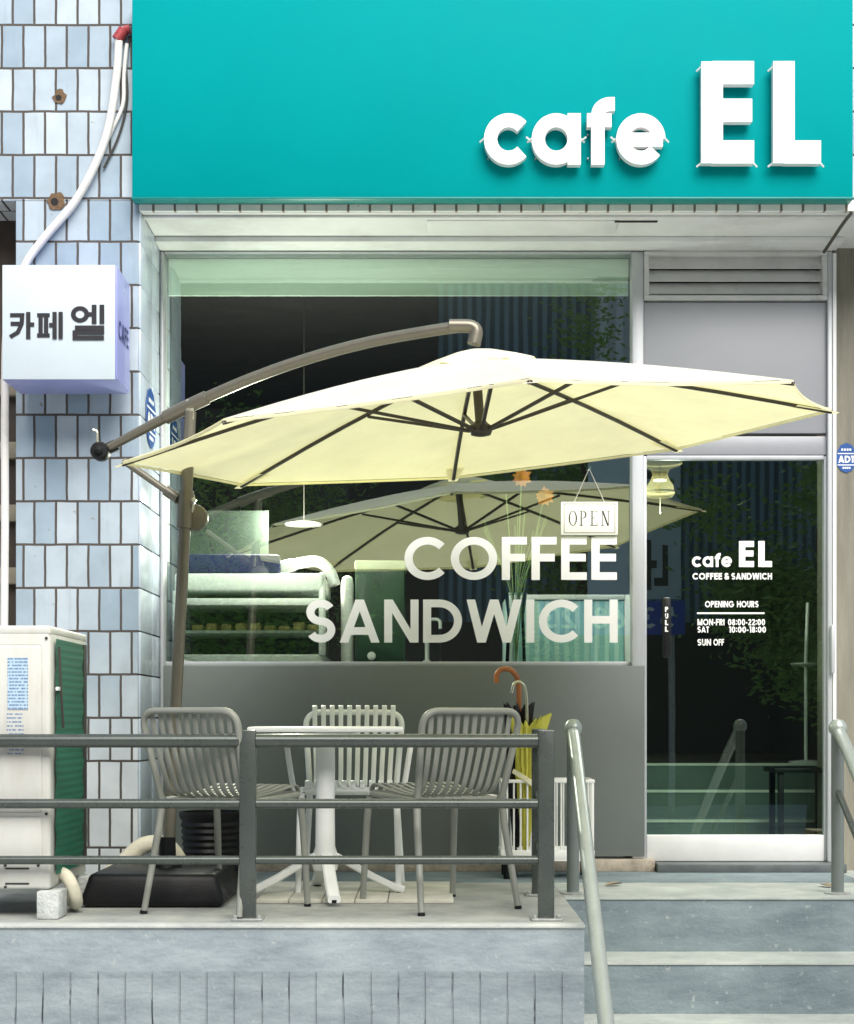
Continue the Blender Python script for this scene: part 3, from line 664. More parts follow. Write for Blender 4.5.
# door
dr = box('door', 'alu', bld, 1.0765, 1.0925, -.045, .0, .05, 2.062, bev=.003)
mb = MB(); mb.box(1.9755, 1.984, -.045, .0, .05, 2.062, bev=.003); mb.build('door_stile', 'alu', dr)
mb = MB(); mb.box(1.093, 1.975, -.045, .0, .048, .178, bev=.004); mb.build('bottom_rail', 'alu_light', dr)
mb = MB(); mb.box(1.093, 1.975, -.045, .0, 2.045, 2.066, bev=.003); mb.build('top_rail', 'alu', dr)
mb = MB(); mb.quad((1.093, -.02, .178), (1.975, -.02, .178), (1.975, -.02, 2.045), (1.093, -.02, 2.045)); mb.build('door_glass', 'glass_door', dr, 0)
mb = MB()
def dw(s, x0, y0, x1, y1, t, gap=.12):
    a, b = P(x0, y0, -.024), P(x1, y1, -.024)
    write(mb, s, a, (1, 0, 0), (0, 0, 1), b.z - a.z, t, b.x - a.x, gap, step=.0003)
dw('cafe', 692, 567, 732, 553.0, .20, .08); dw('EL', 739, 567, 772, 541, .23, .16)
dw('COFFEE', 692.5, 579.5, 722, 573, .22, .11); dw('&', 724.5, 579.5, 729, 573, .20); dw('SANDWICH', 731.5, 579.5, 772, 573, .22, .11)
dw('OPENING', 705, 607.3, 734, 601, .2, .1); dw('HOURS', 737, 607.3, 758.5, 601, .2, .1)
dw('MON-FRI', 697.5, 625.3, 724.5, 619, .2, .1); dw('08:00-22:00', 728, 625.3, 765, 619, .2, .12)
dw('SAT', 697.5, 632.6, 709, 626.5, .2, .1); dw('10:00-18:00', 729, 632.6, 766, 626.5, .2, .12)
dw('SUN', 697.5, 645.5, 711, 639, .2, .1); dw('OFF', 713.5, 645.5, 724, 639, .2, .1)
a, b = P(697, 614, -.024), P(764.5, 612.4, -.024)
mb.quad((a.x, -.0242, a.z), (b.x, -.0242, a.z), (b.x, -.0242, b.z), (a.x, -.0242, b.z))
mb.build('lettering', 'vinyl', dr, 0)
# pull plate and its vertical word
mb = MB(); mb.box(1.172, 1.214, -.05, -.024, 1.06, 1.36, bev=.012); hd = mb.build('door_handle', 'black', dr)
mb = MB()
for i, c in enumerate('PULL'):
    a = P(665, 612.0 + 6.6 * i, -.052); write(mb, c, (a.x, -.0525, a.z), (1, 0, 0), (0, 0, 1), .026, .24, .016)
# (kept on the plate, as on the photograph)
o = mb.build('pull_word', 'vinyl', dr, 0)
mb = MB(); mb.box(1.992, 2.012, -.115, -.0805, .98, 1.22, bev=.008); mb.build('side_handle', 'alu', dr)
box('threshold', 'threshold', bld, 1.128, XR + .03, -.17, -.0285, .001, .046, bev=.006)

# transom panels and ventilation louvre
mb = MB(); mb.box(1.0765, 1.984, -.05, .02, 2.175, 2.826, bev=.004); mb.box(1.0765, 1.984, -.05, .02, 2.0675, 2.160, bev=.004)
mb.build('transom_panel', 'transom', bld)
mb = MB()
x0, x1, z0, z1 = 1.0765, 1.984, 2.832, 3.072
for a in ((x0, x1, z0, z0 + .022), (x0, x1, z1 - .018, z1), (x0, x0 + .024, z0 + .0225, z1 - .0185), (x1 - .024, x1, z0 + .0225, z1 - .0185)):
    mb.box(a[0], a[1], -.075, .02, a[2], a[3], bev=.003)
lv = mb.build('louvre', 'louvre', bld)
mb = MB()
for i in range(3):
    zz = z0 + .062 + i * .064
    mb.box(x0 + .025, x1 - .025, -.003, .003, -.033, .033, mtx=Matrix.Translation((0, -.040, zz)) @ Matrix.Rotation(R(-24), 4, 'X'))
mb.build('louvre_blades', 'louvre', lv)
box('louvre_backing', 'dark', lv, x0 + .002, x1 - .002, .012, .018, z0 + .002, z1 - .002)

# valance of pale film behind the top of the window
mb = MB(); mb.box(-1.30, 1.012, .05, .058, 2.885, 3.07); mb.build('valance', mat('pale_valance', (.78, .92, .82), .6, var=.14, nscale=2, stretch=(.4, 1, 6)), bld)
# room behind the glass (its own walls, floor, ceiling, three inner steps)
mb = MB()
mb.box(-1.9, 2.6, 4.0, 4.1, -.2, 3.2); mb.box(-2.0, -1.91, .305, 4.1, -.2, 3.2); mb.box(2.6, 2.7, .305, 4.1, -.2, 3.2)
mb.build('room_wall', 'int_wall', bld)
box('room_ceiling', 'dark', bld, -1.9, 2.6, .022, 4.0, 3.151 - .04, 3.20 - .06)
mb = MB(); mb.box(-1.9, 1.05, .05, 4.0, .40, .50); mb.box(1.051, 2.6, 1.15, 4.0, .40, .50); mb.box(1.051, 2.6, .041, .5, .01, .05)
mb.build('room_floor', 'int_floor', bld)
mb = MB()
for i, (ya, za) in enumerate(((.50, .215), (.80, .36), (1.10, .499))): mb.box(1.06, 2.4, ya, ya + .31, .05, za)
ist = mb.build('inner_steps', 'int_step', bld)
mb = MB()
for ya, za in ((.50, .215), (.80, .36), (1.10, .499)): mb.box(1.06, 2.4, ya - .004, ya + .035, za - .010, za + .004)
mb.build('step_nosing', 'nosing', ist)

# ================================================================== SIGNS
sg = thing('shop_sign', 'wide teal fascia sign with raised white letters above the shopfront', 'sign', (.3, -.67, 3.14))
SY0 = -.672
mb = MB(); mb.box(-1.347, 1.945, SY0, YP - .006, 3.138, 4.042, bev=.003); mb.build('board', 'teal', sg)
mb = MB(); mb.box(-1.349, 1.947, SY0 - .004, YP - .008, 3.128, 3.1375, bev=.002); mb.build('edge_trim', mat('teal_trim', (.0, .22, .20), .4), sg)
def sign_word(s, px0, px1, pyb, pyt, t, gap, depth=.038):
    yb = SY0 - .022
    a, b = P(px0, pyb, yb - depth), P(px1, pyt, yb - depth)
    size = b.z - a.z
    gl = [glyph(c, t) for c in s]; tot = sum(w for _, w in gl) + gap * (len(s) - 1); k = (b.x - a.x) / (tot * size); x = a.x
    for (st, w), c in zip(gl, s):
        mb = MB(); write(mb, c, (x, yb, a.z), (1, 0, 0), (0, 0, 1), size, t, w * size * k, depth=depth, step=.0006)
        # the prongs that stick out at the corners where the returns are joined
        xa, xb = x, x + w * size * k
        zc = a.z + (.38 * size if c.islower() else 0)
        for (xx, sx, zz) in ((xa, -1, zc + .01), (xb, 1, zc + .01)):
            mb.tube([(xx - sx * .008, yb - depth + .006, zz), (xx + sx * .018, yb - .012, zz - .016)], .0045, 6)
        if c in 'EL': mb.tube([(xa + .004, yb - depth + .006, a.z + size - .02), (xa - .018, yb - .012, a.z + size - .036)], .0045, 6)
        le = mb.build('letter', 'white', sg, 30)
        # stand-off pins down to the board
        for fz in ((.2, .7) if c.islower() else (.15, .8)):
            pm = MB(); pm.tube([(x + min(.02, w * size * k * .2), yb + .001, a.z + fz * size * .7), (x + min(.02, w * size * k * .2), SY0 - .001, a.z + fz * size * .7)], .004, 6)
            pm.build('standoff_pin', 'steel', le)
        x += (w + gap) * size * k
sign_word('cafe', 484, 665.5, 164.5, 97, .205, .055)
sign_word('EL', 701.5, 821, 163.5, 61, .225, .20)
at(sg, sg.location)

lb = thing('projecting_sign', 'square white lightbox sign with black Korean lettering on the tiled pier', 'sign', (-1.61, -.8, 2.24))
bx = (-1.862, -1.364, -.955, -.66, 2.240, 2.745)
mb = MB(); mb.box(*bx, bev=.006); mb.build('box_body', 'lavender', lb)
mb = MB(); mb.box(bx[0] + .002, bx[1] - .002, -.962, -.9555, bx[4] + .002, bx[5] - .002, bev=.002); mb.build('face_panel', 'lightbox', lb)
mb = MB(); mb.box(bx[1] + .0005, bx[1] + .005, -.953, -.664, bx[4] + .006, bx[5] - .006, bev=.001); mb.build('side_panel', mat('side_panel', (.36, .39, .78), .3, var=.05), lb)
mb = MB()
a, b = P(9.5, 338, -.9645), P(63, 312, -.9645)
for i, c in enumerate('카페'):
    if i: mb.build('lettering', 'ink', lb, 0); mb = MB()
    write(mb, c, (a.x + (b.x - a.x) * .515 * i, -.9645, a.z), (1, 0, 0), (0, 0, 1), b.z - a.z, .155, (b.x - a.x) * .485)
mb.build('lettering', 'ink', lb, 0); mb = MB()
a, b = P(71.5, 338, -.9645), P(105.5, 306, -.9645)
write(mb, '엘', (a.x, -.9645, a.z), (1, 0, 0), (0, 0, 1), b.z - a.z, .135, b.x - a.x)
mb.build('lettering', 'ink', lb, 0)
mb = MB(); write(mb, 'CAFE', (bx[1] + .0075, -.925, 2.43), (0, 1, 0), (0, 0, 1), .085, .19, .215, .14)
mb.build('side_lettering', 'navy_ink', lb, 0)
mb = MB(); mb.box(-1.75, -1.71, -.659, YP - .001, 2.3, 2.68); mb.box(-1.52, -1.48, -.659, YP - .001, 2.3, 2.68); mb.build('bracket', 'steel', lb)
at(lb, lb.location)

def shield(name, label, cx, cy, cz, w, hgt, U):
    t = thing(name, label, 'sign', (cx, cy, cz), 'blue shield stickers')
    U = Vector(U); V = Vector((0, 0, 1)); N = U.cross(V); c = Vector((cx, cy, cz))
    f = lambda s: (lambda u, v, n: c + U * (u * w * s) + V * (v * hgt * s) + N * n)
    oc = [(-.5, .18), (-.5, -.22), (-.28, -.42), (0, -.5), (.28, -.42), (.5, -.22), (.5, .18), (.30, .42), (0, .5), (-.30, .42)]
    mb = MB(); mb.prism(oc, f(1.0), .001, .004); mb.build('plate', 'blue', t)
    mb = MB(); mb.prism([(-.46, .16), (-.46, .13), (.46, .13), (.46, .16)], f(1), .0045, .0048); mb.prism([(-.46, -.25), (-.46, -.22), (.46, -.22), (.46, -.25)][::-1], f(1), .0045, .0048)
    for i in range(4): mb.prism([(-.26 + .14 * i, .24), (-.17 + .14 * i, .24), (-.17 + .14 * i, .31), (-.26 + .14 * i, .31)], f(1), .0045, .0048)
    for i in range(4): mb.prism([(-.20 + .11 * i, -.36), (-.12 + .11 * i, -.36), (-.12 + .11 * i, -.30), (-.20 + .11 * i, -.30)], f(1), .0045, .0048)
    write(mb, 'ADT', c + U * (-.42 * w) + V * (-.16 * hgt) + N * .005, U, V, .23 * hgt, .24, .84 * w, .08)
    mb.build('emblem', 'vinyl', t, 0)
    at(t, t.location)
shield('security_sign', 'blue octagonal shield sign on the brown pier right of the door', 2.088, -.0285, 2.055, .095, .150, (1, 0, 0))
shield('security_sign', 'large blue shield sign on the tiled reveal beside the window', XL + .0135, -.345, 2.19, .24, .29, (0, 1, 0))

t = thing('open_sign', 'small cream OPEN board hanging on string at the window', 'sign', (.8, -.03, 1.67))
mb = MB(); mb.box(.668, .952, -.024, -.010, 1.672, 1.838, bev=.004); mb.build('board', 'open', t)
mb = MB()
for a in ((.682, .938, 1.826, 1.8285), (.682, .938, 1.682, 1.6845), (.682, .6845, 1.6846, 1.8258), (.9355, .938, 1.6846, 1.8258)): mb.box(a[0], a[1], -.0252, -.0242, a[2], a[3])
def serif_open(mb, x, z, w, hh, y):
    F = lambda u, v, n: Vector((x + u, y - n, z + v)); th = .006; lw = w / 4 * .78
    def q(u0, u1, v0, v1, n=.0): mb.prism([(u0, v0), (u1, v0), (u1, v1), (u0, v1)], F, n, n)
    def el(cx, cy, rx, ry, a0, a1, wt):
        A = arc(cx, cy, rx, ry, a0, a1, 22)
        for i in range(len(A) - 1):
            m_ = math.atan2((A[i][1] - cy) / ry, (A[i][0] - cx) / rx); k = th * (.35 + wt * abs(math.cos(m_)))
            m2 = math.atan2((A[i + 1][1] - cy) / ry, (A[i + 1][0] - cx) / rx); k2 = th * (.35 + wt * abs(math.cos(m2)))
            mb.prism([A[i], (A[i][0] - math.cos(m_) * k, A[i][1] - math.sin(m_) * k), (A[i + 1][0] - math.cos(m2) * k2, A[i + 1][1] - math.sin(m2) * k2), A[i + 1]], F, .0003, .0003)
    el(lw / 2, hh / 2, lw / 2, hh / 2, 0, 360, .8)
    u = w / 4
    q(u + .006, u + .012, 0, hh); q(u, u + .018, 0, .003, .0002); q(u, u + .02, hh - .003, hh, .0002)
    el(u + .016, hh * .74, lw * .46, hh * .26, 95, -95, .8)
    u = 2 * w / 4
    q(u + .006, u + .012, 0, hh); q(u, u + lw * .85, 0, .003, .0002); q(u, u + lw * .85, hh - .003, hh, .0002); q(u + .012, u + lw * .6, hh * .5, hh * .5 + .003, .0002)
    q(u + lw * .85 - .003, u + lw * .85, .003, .014, .0004); q(u + lw * .85 - .003, u + lw * .85, hh - .014, hh - .003, .0004)
    u = 3 * w / 4
    q(u + .006, u + .009, 0, hh); q(u + lw - .006, u + lw - .003, 0, hh); q(u, u + .015, 0, .003, .0002); q(u + lw - .014, u + lw + .004, hh - .003, hh, .0002); q(u, u + .011, hh - .003, hh, .0002)
    mb.prism([(u + lw - .011, 0), (u + lw - .003, 0), (u + .012, hh), (u + .004, hh)], F, .0004, .0004)
serif_open(mb, .706, 1.718, .215, .075, -.0246)
mb.build('lettering', 'ink', t, 0)
mb = MB(); mb.tube([(.735, -.017, 1.838), (.81, -.012, 2.005), (.885, -.017, 1.838)], .0022, 6); mb.build('string', 'string', t)
mb = MB(); mb.lathe([(.001, 0), (.016, .002), (.016, .006), (.004, .012)], (.81, -.014, 2.005), 12, axis='y'); mb.build('suction_hook', 'glass_thin', t)
at(t, t.location)

# ================================================================== CANTILEVER PARASOL
um = thing('cantilever_parasol', 'big cream cantilever parasol with curved taupe arm shading the terrace table', 'umbrella', (-1.08, -1.27, 0))
tipsP = [((120, 462), -1.68), ((240, 484), -.72), ((453, 477), -.24), ((677, 448), -.57), ((833, 409), -1.50), ((795, 380), -2.50), ((530, 378), -2.96), ((222, 419), -2.62)]
tips = [P(a, b, y) for (a, b), y in tipsP]
apex = Vector((.19, -1.62, 2.185))
cen = sum(tips, Vector()) / 8
axis = (apex - cen).normalized()
def rib_pt(i, s, lift=0.0):
    p = apex.lerp(tips[i % 8], s); return p + axis * (.018 * math.sin(PI * s) * 1.0 + lift)
mb = MB(); NS, NU = 10, 8
grid = []
for i in range(8):
    rows = []
    for a in range(NS + 1):
        s = a / NS * .995; row = []
        for k in range(NU + 1):
            u = k / NU
            p0, p1 = rib_pt(i, s), rib_pt(i + 1, s)
            p = p0.lerp(p1, u)
            sag = 4 * u * (1 - u)
            p = p - axis * (.030 * sag * s * (1 - .6 * s)) + (apex - p) * (.022 * sag * s ** 3)
            row.append(p)
        rows.append(row)
    grid.append(rows)
for i in range(8):
    vv = [[mb.bm.verts.new(p) for p in row] for row in grid[i]]
    for a in range(NS):
        for k in range(NU): mb.bm.faces.new((vv[a][k], vv[a][k + 1], vv[a + 1][k + 1], vv[a + 1][k]))
bmesh.ops.remove_doubles(mb.bm, verts=mb.bm.verts, dist=.0008)
can = mb.build('canopy', 'canopy', um, 50)
# hem and tip pockets
mb = MB()
for i in range(8):
    e = grid[i][NS]
    for k in range(NU):
        a, b = e[k], e[k + 1]; mb.ribbon([a - axis * .0075, b - axis * .0075], axis, .011, .0025)
mb.build('hem', 'canopy', can)
mb = MB()
for i in range(8):
    o = tips[i]; din = (apex - o).normalized(); sd = din.cross(axis).normalized()
    for sgn in (1,):
        q = [o + din * .16 + sd * .045 - axis * .012, o - din * .02 + sd * .022 - axis * .014, o - din * .02 - sd * .022 - axis * .014, o + din * .16 - sd * .045 - axis * .012]
        mb = MB(); mb.quad(*q); mb.build('tip_pocket', 'canopy', can)
# vent cap on top with its ruffled edge
mb = MB(); ring0 = None; NV = 48
top = mb.bm.verts.new(apex + axis * .034); prev = None; rings = []
for j, (rad, hgt) in enumerate(((.09, .028), (.17, .024), (.235, .014), (.25, .0))):
    ring = []
    for k in range(NV):
        th = 2 * PI * k / NV; fi = k / NV * 8; i = int(fi) % 8; u = fi - int(fi)
        d = (tips[i].lerp(tips[(i + 1) % 8], u) - apex); d -= axis * d.dot(axis); d.normalize()
        sl = .285 * rad
        ruff = (.010 * math.sin(fi * PI * 2.0) + .006 * math.sin(fi * PI * 4.6 + 1)) * (j / 3) ** 2 + random.uniform(-.007, .007) * (j == 3)
        ring.append(mb.bm.verts.new(apex + d * rad - axis * (sl * .92 - hgt - .012 + ruff)))
    rings.append(ring)
for k in range(NV): mb.bm.faces.new((top, rings[0][k], rings[0][(k + 1) % NV]))
for A, B in zip(rings, rings[1:]):
    for k in range(NV): mb.bm.faces.new((A[k], A[(k + 1) % NV], B[(k + 1) % NV], B[k]))
mb.build('vent_cap', 'canopy', um, 60)
hub = Vector((.212, -1.62, 1.900))
for i in range(8):
    mb = MB(); pts = []
    for a in range(7):
        s = .05 + .945 * a / 6; pts.append(rib_pt(i, s) - axis * .014)
    mb.ribbon(pts, (tips[i] - apex).cross(axis), .017, .013); rb = mb.build('rib', 'um_rib', um)
    mb = MB(); mb.ribbon([hub + (tips[i] - apex).normalized() * .03, rib_pt(i, .42) - axis * .026], (tips[i] - apex).cross(axis), .016, .012); mb.build('strut', 'um_rib', rb)
mb = MB(); mb.lathe([(.018, -.028), (.040, -.022), (.046, -.008), (.046, .012), (.030, .022), (.024, .03)], hub, 20); mb.build('hub', 'um_rib', um)
mb = MB(); mb.tube([hub, apex], .019, 12); mb.build('mast', 'um_rib', um)
# arm, pole, clamp
E_ = P(101, 452, -1.19)
armp = [E_, P(140, 431, -1.23), P(193, 404, -1.30), P(250, 379, -1.37), P(310, 358, -1.43), P(370, 342, -1.50), P(430, 331, -1.58), P(462, 326.5, -1.615)]
arm_s = spline(armp, 8)
mb = MB(); mb.tube(arm_s, [.017 + .006 * min(1, k / 16) for k in range(len(arm_s))], 14); arm = mb.build('arm', 'um_frame', um)
mb = MB(); i0 = next(k for k, p in enumerate(arm_s) if p.x > -1.10); mb.tube(arm_s[i0:i0 + 7], .029, 16); mb.build('arm_sleeve', 'um_frame', arm)
k0 = P(462, 326.5, -1.615)
mb = MB(); mb.tube(fillet([k0 - Vector((.05, 0, -.002)), P(478, 326, -1.62), apex + axis * .05], .05), .027, 16); mb.build('elbow', 'um_frame', arm)
mb = MB(); mb.lathe([(.0, -.036), (.034, -.034), (.040, -.02), (.040, .02), (.034, .034), (.0, .036)], E_ + Vector((0, -.01, 0)), 20, axis='y', cap=False)
mb.lathe([(.0, -.046), (.016, -.044), (.016, -.03)], E_ + Vector((0, -.01, 0)), 14, axis='y', cap=False)
mb.box(-.012, .075, -.018, .018, -.022, .022, bev=.005, mtx=Matrix.Translation(E_) @ Matrix.Rotation(R(-25), 4, 'Y'))
mb.build('pivot', 'black', arm)
mb = MB(); mb.tube(fillet([E_ + Vector((-.01, -.02, .03)), E_ + Vector((-.012, -.02, .085)), E_ + Vector((-.03, -.02, .09))], .01), .006, 8); mb.build('lever', 'chrome', arm)
foot = Vector((-1.085, -1.27, .10)); ptop = P(190.5, 412, -1.30)
def pole_at(z): k = (z - foot.z) / (ptop.z - foot.z); return foot.lerp(ptop, k)
mb = MB(); mb.tube([foot, ptop], .0245, 18); mb.build('pole', 'um_frame', um)
mb = MB(); mb.box(-.018, .018, -.02, .02, -.035, .05, bev=.006, mtx=Matrix.Translation(ptop)); mb.build('pole_bracket', 'chrome', um)
c0 = pole_at(1.615)
mb = MB(); mb.tube([pole_at(1.55), pole_at(1.69)], .034, 18); mb.tube([pole_at(1.675), pole_at(1.705)], .030, 18)
mb.lathe([(.0, -.03), (.052, -.028), (.056, -.01), (.056, .02), (.05, .028), (0, .03)], c0 + Vector((.035, .02, -.02)), 22, axis='y', cap=False)
cl = mb.build('clamp', 'um_frame', um)
mb = MB(); mb.tube([c0 + Vector((.03, -.01, 0)), c0 + Vector((.042, -.04, .045))], .006, 8); mb.lathe([(0, -.012), (.010, -.008), (.010, .008), (0, .012)], c0 + Vector((.042, -.045, .045)), 10, axis='y', cap=False); mb.build('clamp_handle', 'chrome', cl)
s0, s1 = P(124, 461, -1.215), c0 + Vector((-.03, 0, .055))
mb = MB(); mb.tube([s0, s1], .015, 12); mb.tube([s0.lerp(s1, .78), s1], .023, 12); mb.build('brace', 'um_frame', um)
at(um, um.location)

t = thing('parasol_base', 'black plastic weighted base with the parasol pole in it', 'parasol base', (-1.09, -1.28, 0))
mb = MB(); mb.box(-1.385, -.81, -1.58, -.99, .002, .135, bev=.030, seg=3); o = mb.build('weight', 'black', t)
for v in o.data.vertices:
    if v.co.z > .08: v.co.x += (-1.09 - v.co.x) * .08; v.co.y += (-1.28 - v.co.y) * .08
mb = MB(); mb.lathe([(.062, .136), (.058, .15), (.036, .165), (.034, .26), (.030, .262)], (-1.085, -1.27, 0), 20); mb.build('socket', 'black', t)
at(t, t.location)
t = thing('ribbed_bucket', 'black ribbed bucket between the parasol pole and the grey panel', 'bucket', (-.99, -.62, 0))
prof = [(.10, 0)]
for i in range(9): prof += [(.128 + .002 * i, .03 + .03 * i), (.120 + .002 * i, .045 + .03 * i)]
prof += [(.15, .31), (.15, .33), (.135, .33), (.12, .06), (.0, .06)]
mb = MB(); mb.lathe(prof, (-.99, -.62, 0), 28); mb.build('tub', 'black', t)
at(t, t.location)

# ================================================================== CHAIRS AND TABLE
def slat_path(x):
    return spline([(x * 1.0, -.275, .785), (x * .97, -.25, .66), (x * .93, -.205, .53), (x * .92, -.165, .468), (x * .93, -.10, .452), (x * .95, .05, .466), (x * .98, .17, .488), (x * .98, .205, .480), (x * .98, .218, .460)], 5)
def make_chair(name, label, m, arms=False):
    t = thing(name, label, 'chair')
    W = .225
    mb = MB()
    for s in ([-1, 1]): pass
    path = fillet([(-.195, -.19, .44), (-.205, -.225, .56), (-W, -.285, .785), (W, -.285, .785), (.205, -.225, .56), (.195, -.19, .44)], .075, 8)
    mb.tube(path, .0135, 12); mb.build('back_frame', m, t)
    n = 10; b1, b2 = MB(), MB()
    for i in range(n):
        x = -.18 + .36 * i / (n - 1); pth = slat_path(x)
        cut = next(k for k, p in enumerate(pth) if p.z < .47)
        if arms: pth = [Vector((x, -.305, .782)), Vector((x, -.302, .806)), Vector((x, -.285, .8145))] + [Vector((x, -.275, .812))] + pth[1:]; cut += 3
        b1.ribbon(pth[:cut + 1], (1, 0, 0), .0215, .007); b2.ribbon(pth[cut:], (1, 0, 0), .0215, .007)
    b1.build('backrest', m, t); b2.build('seat', m, t)
    mb = MB(); mb.tube(fillet([(-.195, -.19, .435), (-.205, .20, .452), (.205, .20, .452), (.195, -.19, .435)], .06), .0125, 10)
    mb.tube([(-.19, -.17, .436), (.19, -.17, .436)], .011, 8); mb.tube([(-.2, .02, .430), (.2, .02, .430)], .010, 8); mb.build('seat_frame', m, t)
    for sx in (-1, 1):
        mb = MB(); mb.tube([(sx * .194, -.185, .45), (sx * .200, -.20, .34), (sx * .222, -.27, .0)], [.0145, .0145, .0125], 12)
        lg = mb.build('leg', m, t)
        MB().tube([(sx * .2215, -.268, .012), (sx * .2222, -.2705, .0)], .0145, 10).build('foot_cap', 'black' if not arms else m, lg)
        mb = MB(); mb.tube([(sx * .203, .185, .436), (sx * .208, .20, .34), (sx * .215, .225, .0)], [.0145, .0145, .0125], 12)
        lg = mb.build('leg', m, t)
        MB().tube([(sx * .2148, .224, .012), (sx * .215, .2252, .0)], .0145, 10).build('foot_cap', 'black' if not arms else m, lg)
        if arms:
            mb = MB(); mb.tube(fillet([(sx * .215, -.255, .655), (sx * .262, -.20, .662), (sx * .268, .17, .658), (sx * .262, .20, .62), (sx * .235, .205, .45), (sx * .20, .195, .445)], .04, 8), .0125, 12); mb.build('armrest', m, t)
    return t
F2 = lambda dx, dy: math.atan2(-dx, dy)           # local +y faces (dx, dy)
ch = make_chair('terrace_chair', 'grey slatted metal chair left of the table, turned away toward it', 'chair')
ch.location = (-.775, -1.615, 0); ch.rotation_euler.z = F2(.46, .88); ch['group'] = 'slatted terrace chairs'
dup(ch, (.035, -1.475, 0), F2(-.50, .86), 'grey slatted metal chair right of the table, beside the umbrella rack', 'slatted terrace chairs')
cw = make_chair('terrace_chair', 'white slatted armchair behind the table, facing the street', 'chair_w', True)
cw.location = (-.335, -.92, 0); cw.rotation_euler.z = PI; cw['group'] = 'slatted terrace chairs'

t = thing('cafe_table', 'white square pedestal table with four splayed feet on the terrace', 'table', (-.43, -1.20, .0165))
rot = Matrix.Rotation(R(4), 4, 'Z')
mb = MB(); mb.box(-.315, .315, -.315, .315, .684, .706, bev=.008, mtx=rot); mb.build('tabletop', 'chair_w', t)
mb = MB(); mb.box(-.13, .13, -.13, .13, .650, .683, bev=.01, mtx=rot); mb.build('top_bracket', 'chair_w', t)
mb = MB(); mb.lathe([(.040, .65), (.040, .40), (.042, .20), (.055, .16), (.058, .13), (.05, .10)], (0, 0, 0), 24); mb.build('column', 'chair_w', t)
for a in (-80, -170, 10, 100):
    d = Vector((math.cos(R(a)), math.sin(R(a)), 0)); sd = Vector((-d.y, d.x, 0)); mb = MB()
    mb.ribbon([d * .03 + Vector((0, 0, .165)), d * .09 + Vector((0, 0, .135)), d * .20 + Vector((0, 0, .07)), d * .30 + Vector((0, 0, .020)), d * .335 + Vector((0, 0, .013))], sd, .052, .030)
    lg = mb.build('leg', 'chair_w', t)
    MB().lathe([(.016, 0), (.018, .012)], d * .32 + Vector((0, 0, -.001)), 12).build('foot_pad', 'black', lg)
t = thing('floor_board', 'cream jointed floor board lying under the white table', 'board', (-.3, -1.05, 0))
mb = MB()
for i in range(6):
    for j in range(3):
        mb.box(-.70 + .135 * i + .002, -.70 + .135 * (i + 1) - .002, -1.42 + .24 * j + .002, -1.42 + .24 * (j + 1) - .002, .001, .016, bev=.002)
mb.build('board_panel', 'mat', t); at(t, t.location)

# ================================================================== RAILINGS
rl = thing('railing', 'dark grey three rail terrace railing along the front edge', 'railing', (-.7, -1.93, 0))
YR = -1.93
posts = [(P(248, 900, YR).x, YR), (P(546, 900, YR).x, YR), (P(537, 900, -1.12).x + .008, -1.12), (P(248, 900, YR).x - 1.62, YR)]
for (x, y) in posts:
    mb = MB(); mb.box(x - .030, x + .030, y - .022, y + .022, .008, .712, bev=.004); po = mb.build('post', 'rail', rl)
    mb = MB(); mb.box(x - .058, x + .058, y - .05, y + .05, .0005, .009, bev=.002)
    for sx in (-1, 1): mb.lathe([(.009, .009), (.009, .018), (.004, .022)], (x + sx * .044, y - .032, 0), 8)
    mb.build('base_plate', 'steel', po)
for z, r in ((.672, .026), (.436, .0185), (.224, .0165)):
    xs = [posts[3][0], posts[0][0], posts[1][0]]
    for xa, xb in zip(xs, xs[1:]):
        mb = MB(); mb.tube([(xa + .031, YR, z), (xb - .031, YR, z)], r, 18); mb.build('rail', 'rail', rl)
    mb = MB(); mb.tube([(posts[1][0], YR + .023, z), (posts[2][0], -1.12 - .023, z)], r, 18); mb.build('rail', 'rail', rl)
mb = MB(); mb.tube([(-2.4, YR, .672), (posts[3][0] - .031, YR, .672)], .026, 18)
mb.build('rail', 'rail', rl)
at(rl, rl.location)

hr = thing('handrail', 'pale grey tube handrail with ball end at the left of the steps', 'handrail', (.63, -1.06, 0), 'stair handrails')
mb = MB(); mb.tube([(0, 0, .008), (0, 0, .69)], .027, 18); po = mb.build('post', mat('handrail_post', (.17, .20, .195), .35, .25, var=.08), hr)
MB().lathe([(.055, .0005), (.055, .006), (.03, .010)], (0, 0, 0), 18).build('base_plate', 'steel', po)
mb = MB(); mb.tube(spline([(0, 0, .70), (-.004, -.12, .655), (-.02, -.6, .395), (-.05, -1.62, -.19), (-.06, -2.0, -.41)], 6), .0275, 18); mb.build('rail', 'handrail', hr)
mb = MB(); mb.lathe([(.0, -.040), (.022, -.035), (.037, -.016), (.040, 0), (.037, .016), (.022, .035), (0, .040)], (0, -.005, .715), 20, cap=False); mb.build('ball', 'handrail', hr)
mb = MB(); mb.tube([(0, 0, .45), (-.02, -.6, .13), (-.05, -1.55, -.40)], .014, 12); mb.build('lower_rail', 'rail', hr)
mb = MB(); mb.tube([(-.06, -1.93, -.838), (-.06, -1.93, -.38)], .024, 14); mb.build('post', 'handrail', hr)
# the lower rail of the left one is not there in the photograph: it starts on the right one only
for c in list(hr.children):
    if c.name.startswith('lower_rail'): low = c
h2 = dup(hr, (1.772, -1.06, 0), 0, 'pale grey tube handrail with ball end at the right of the steps', 'stair handrails')
for c in list(h2.children):
    c2 = c
bpy.data.objects.remove(low)

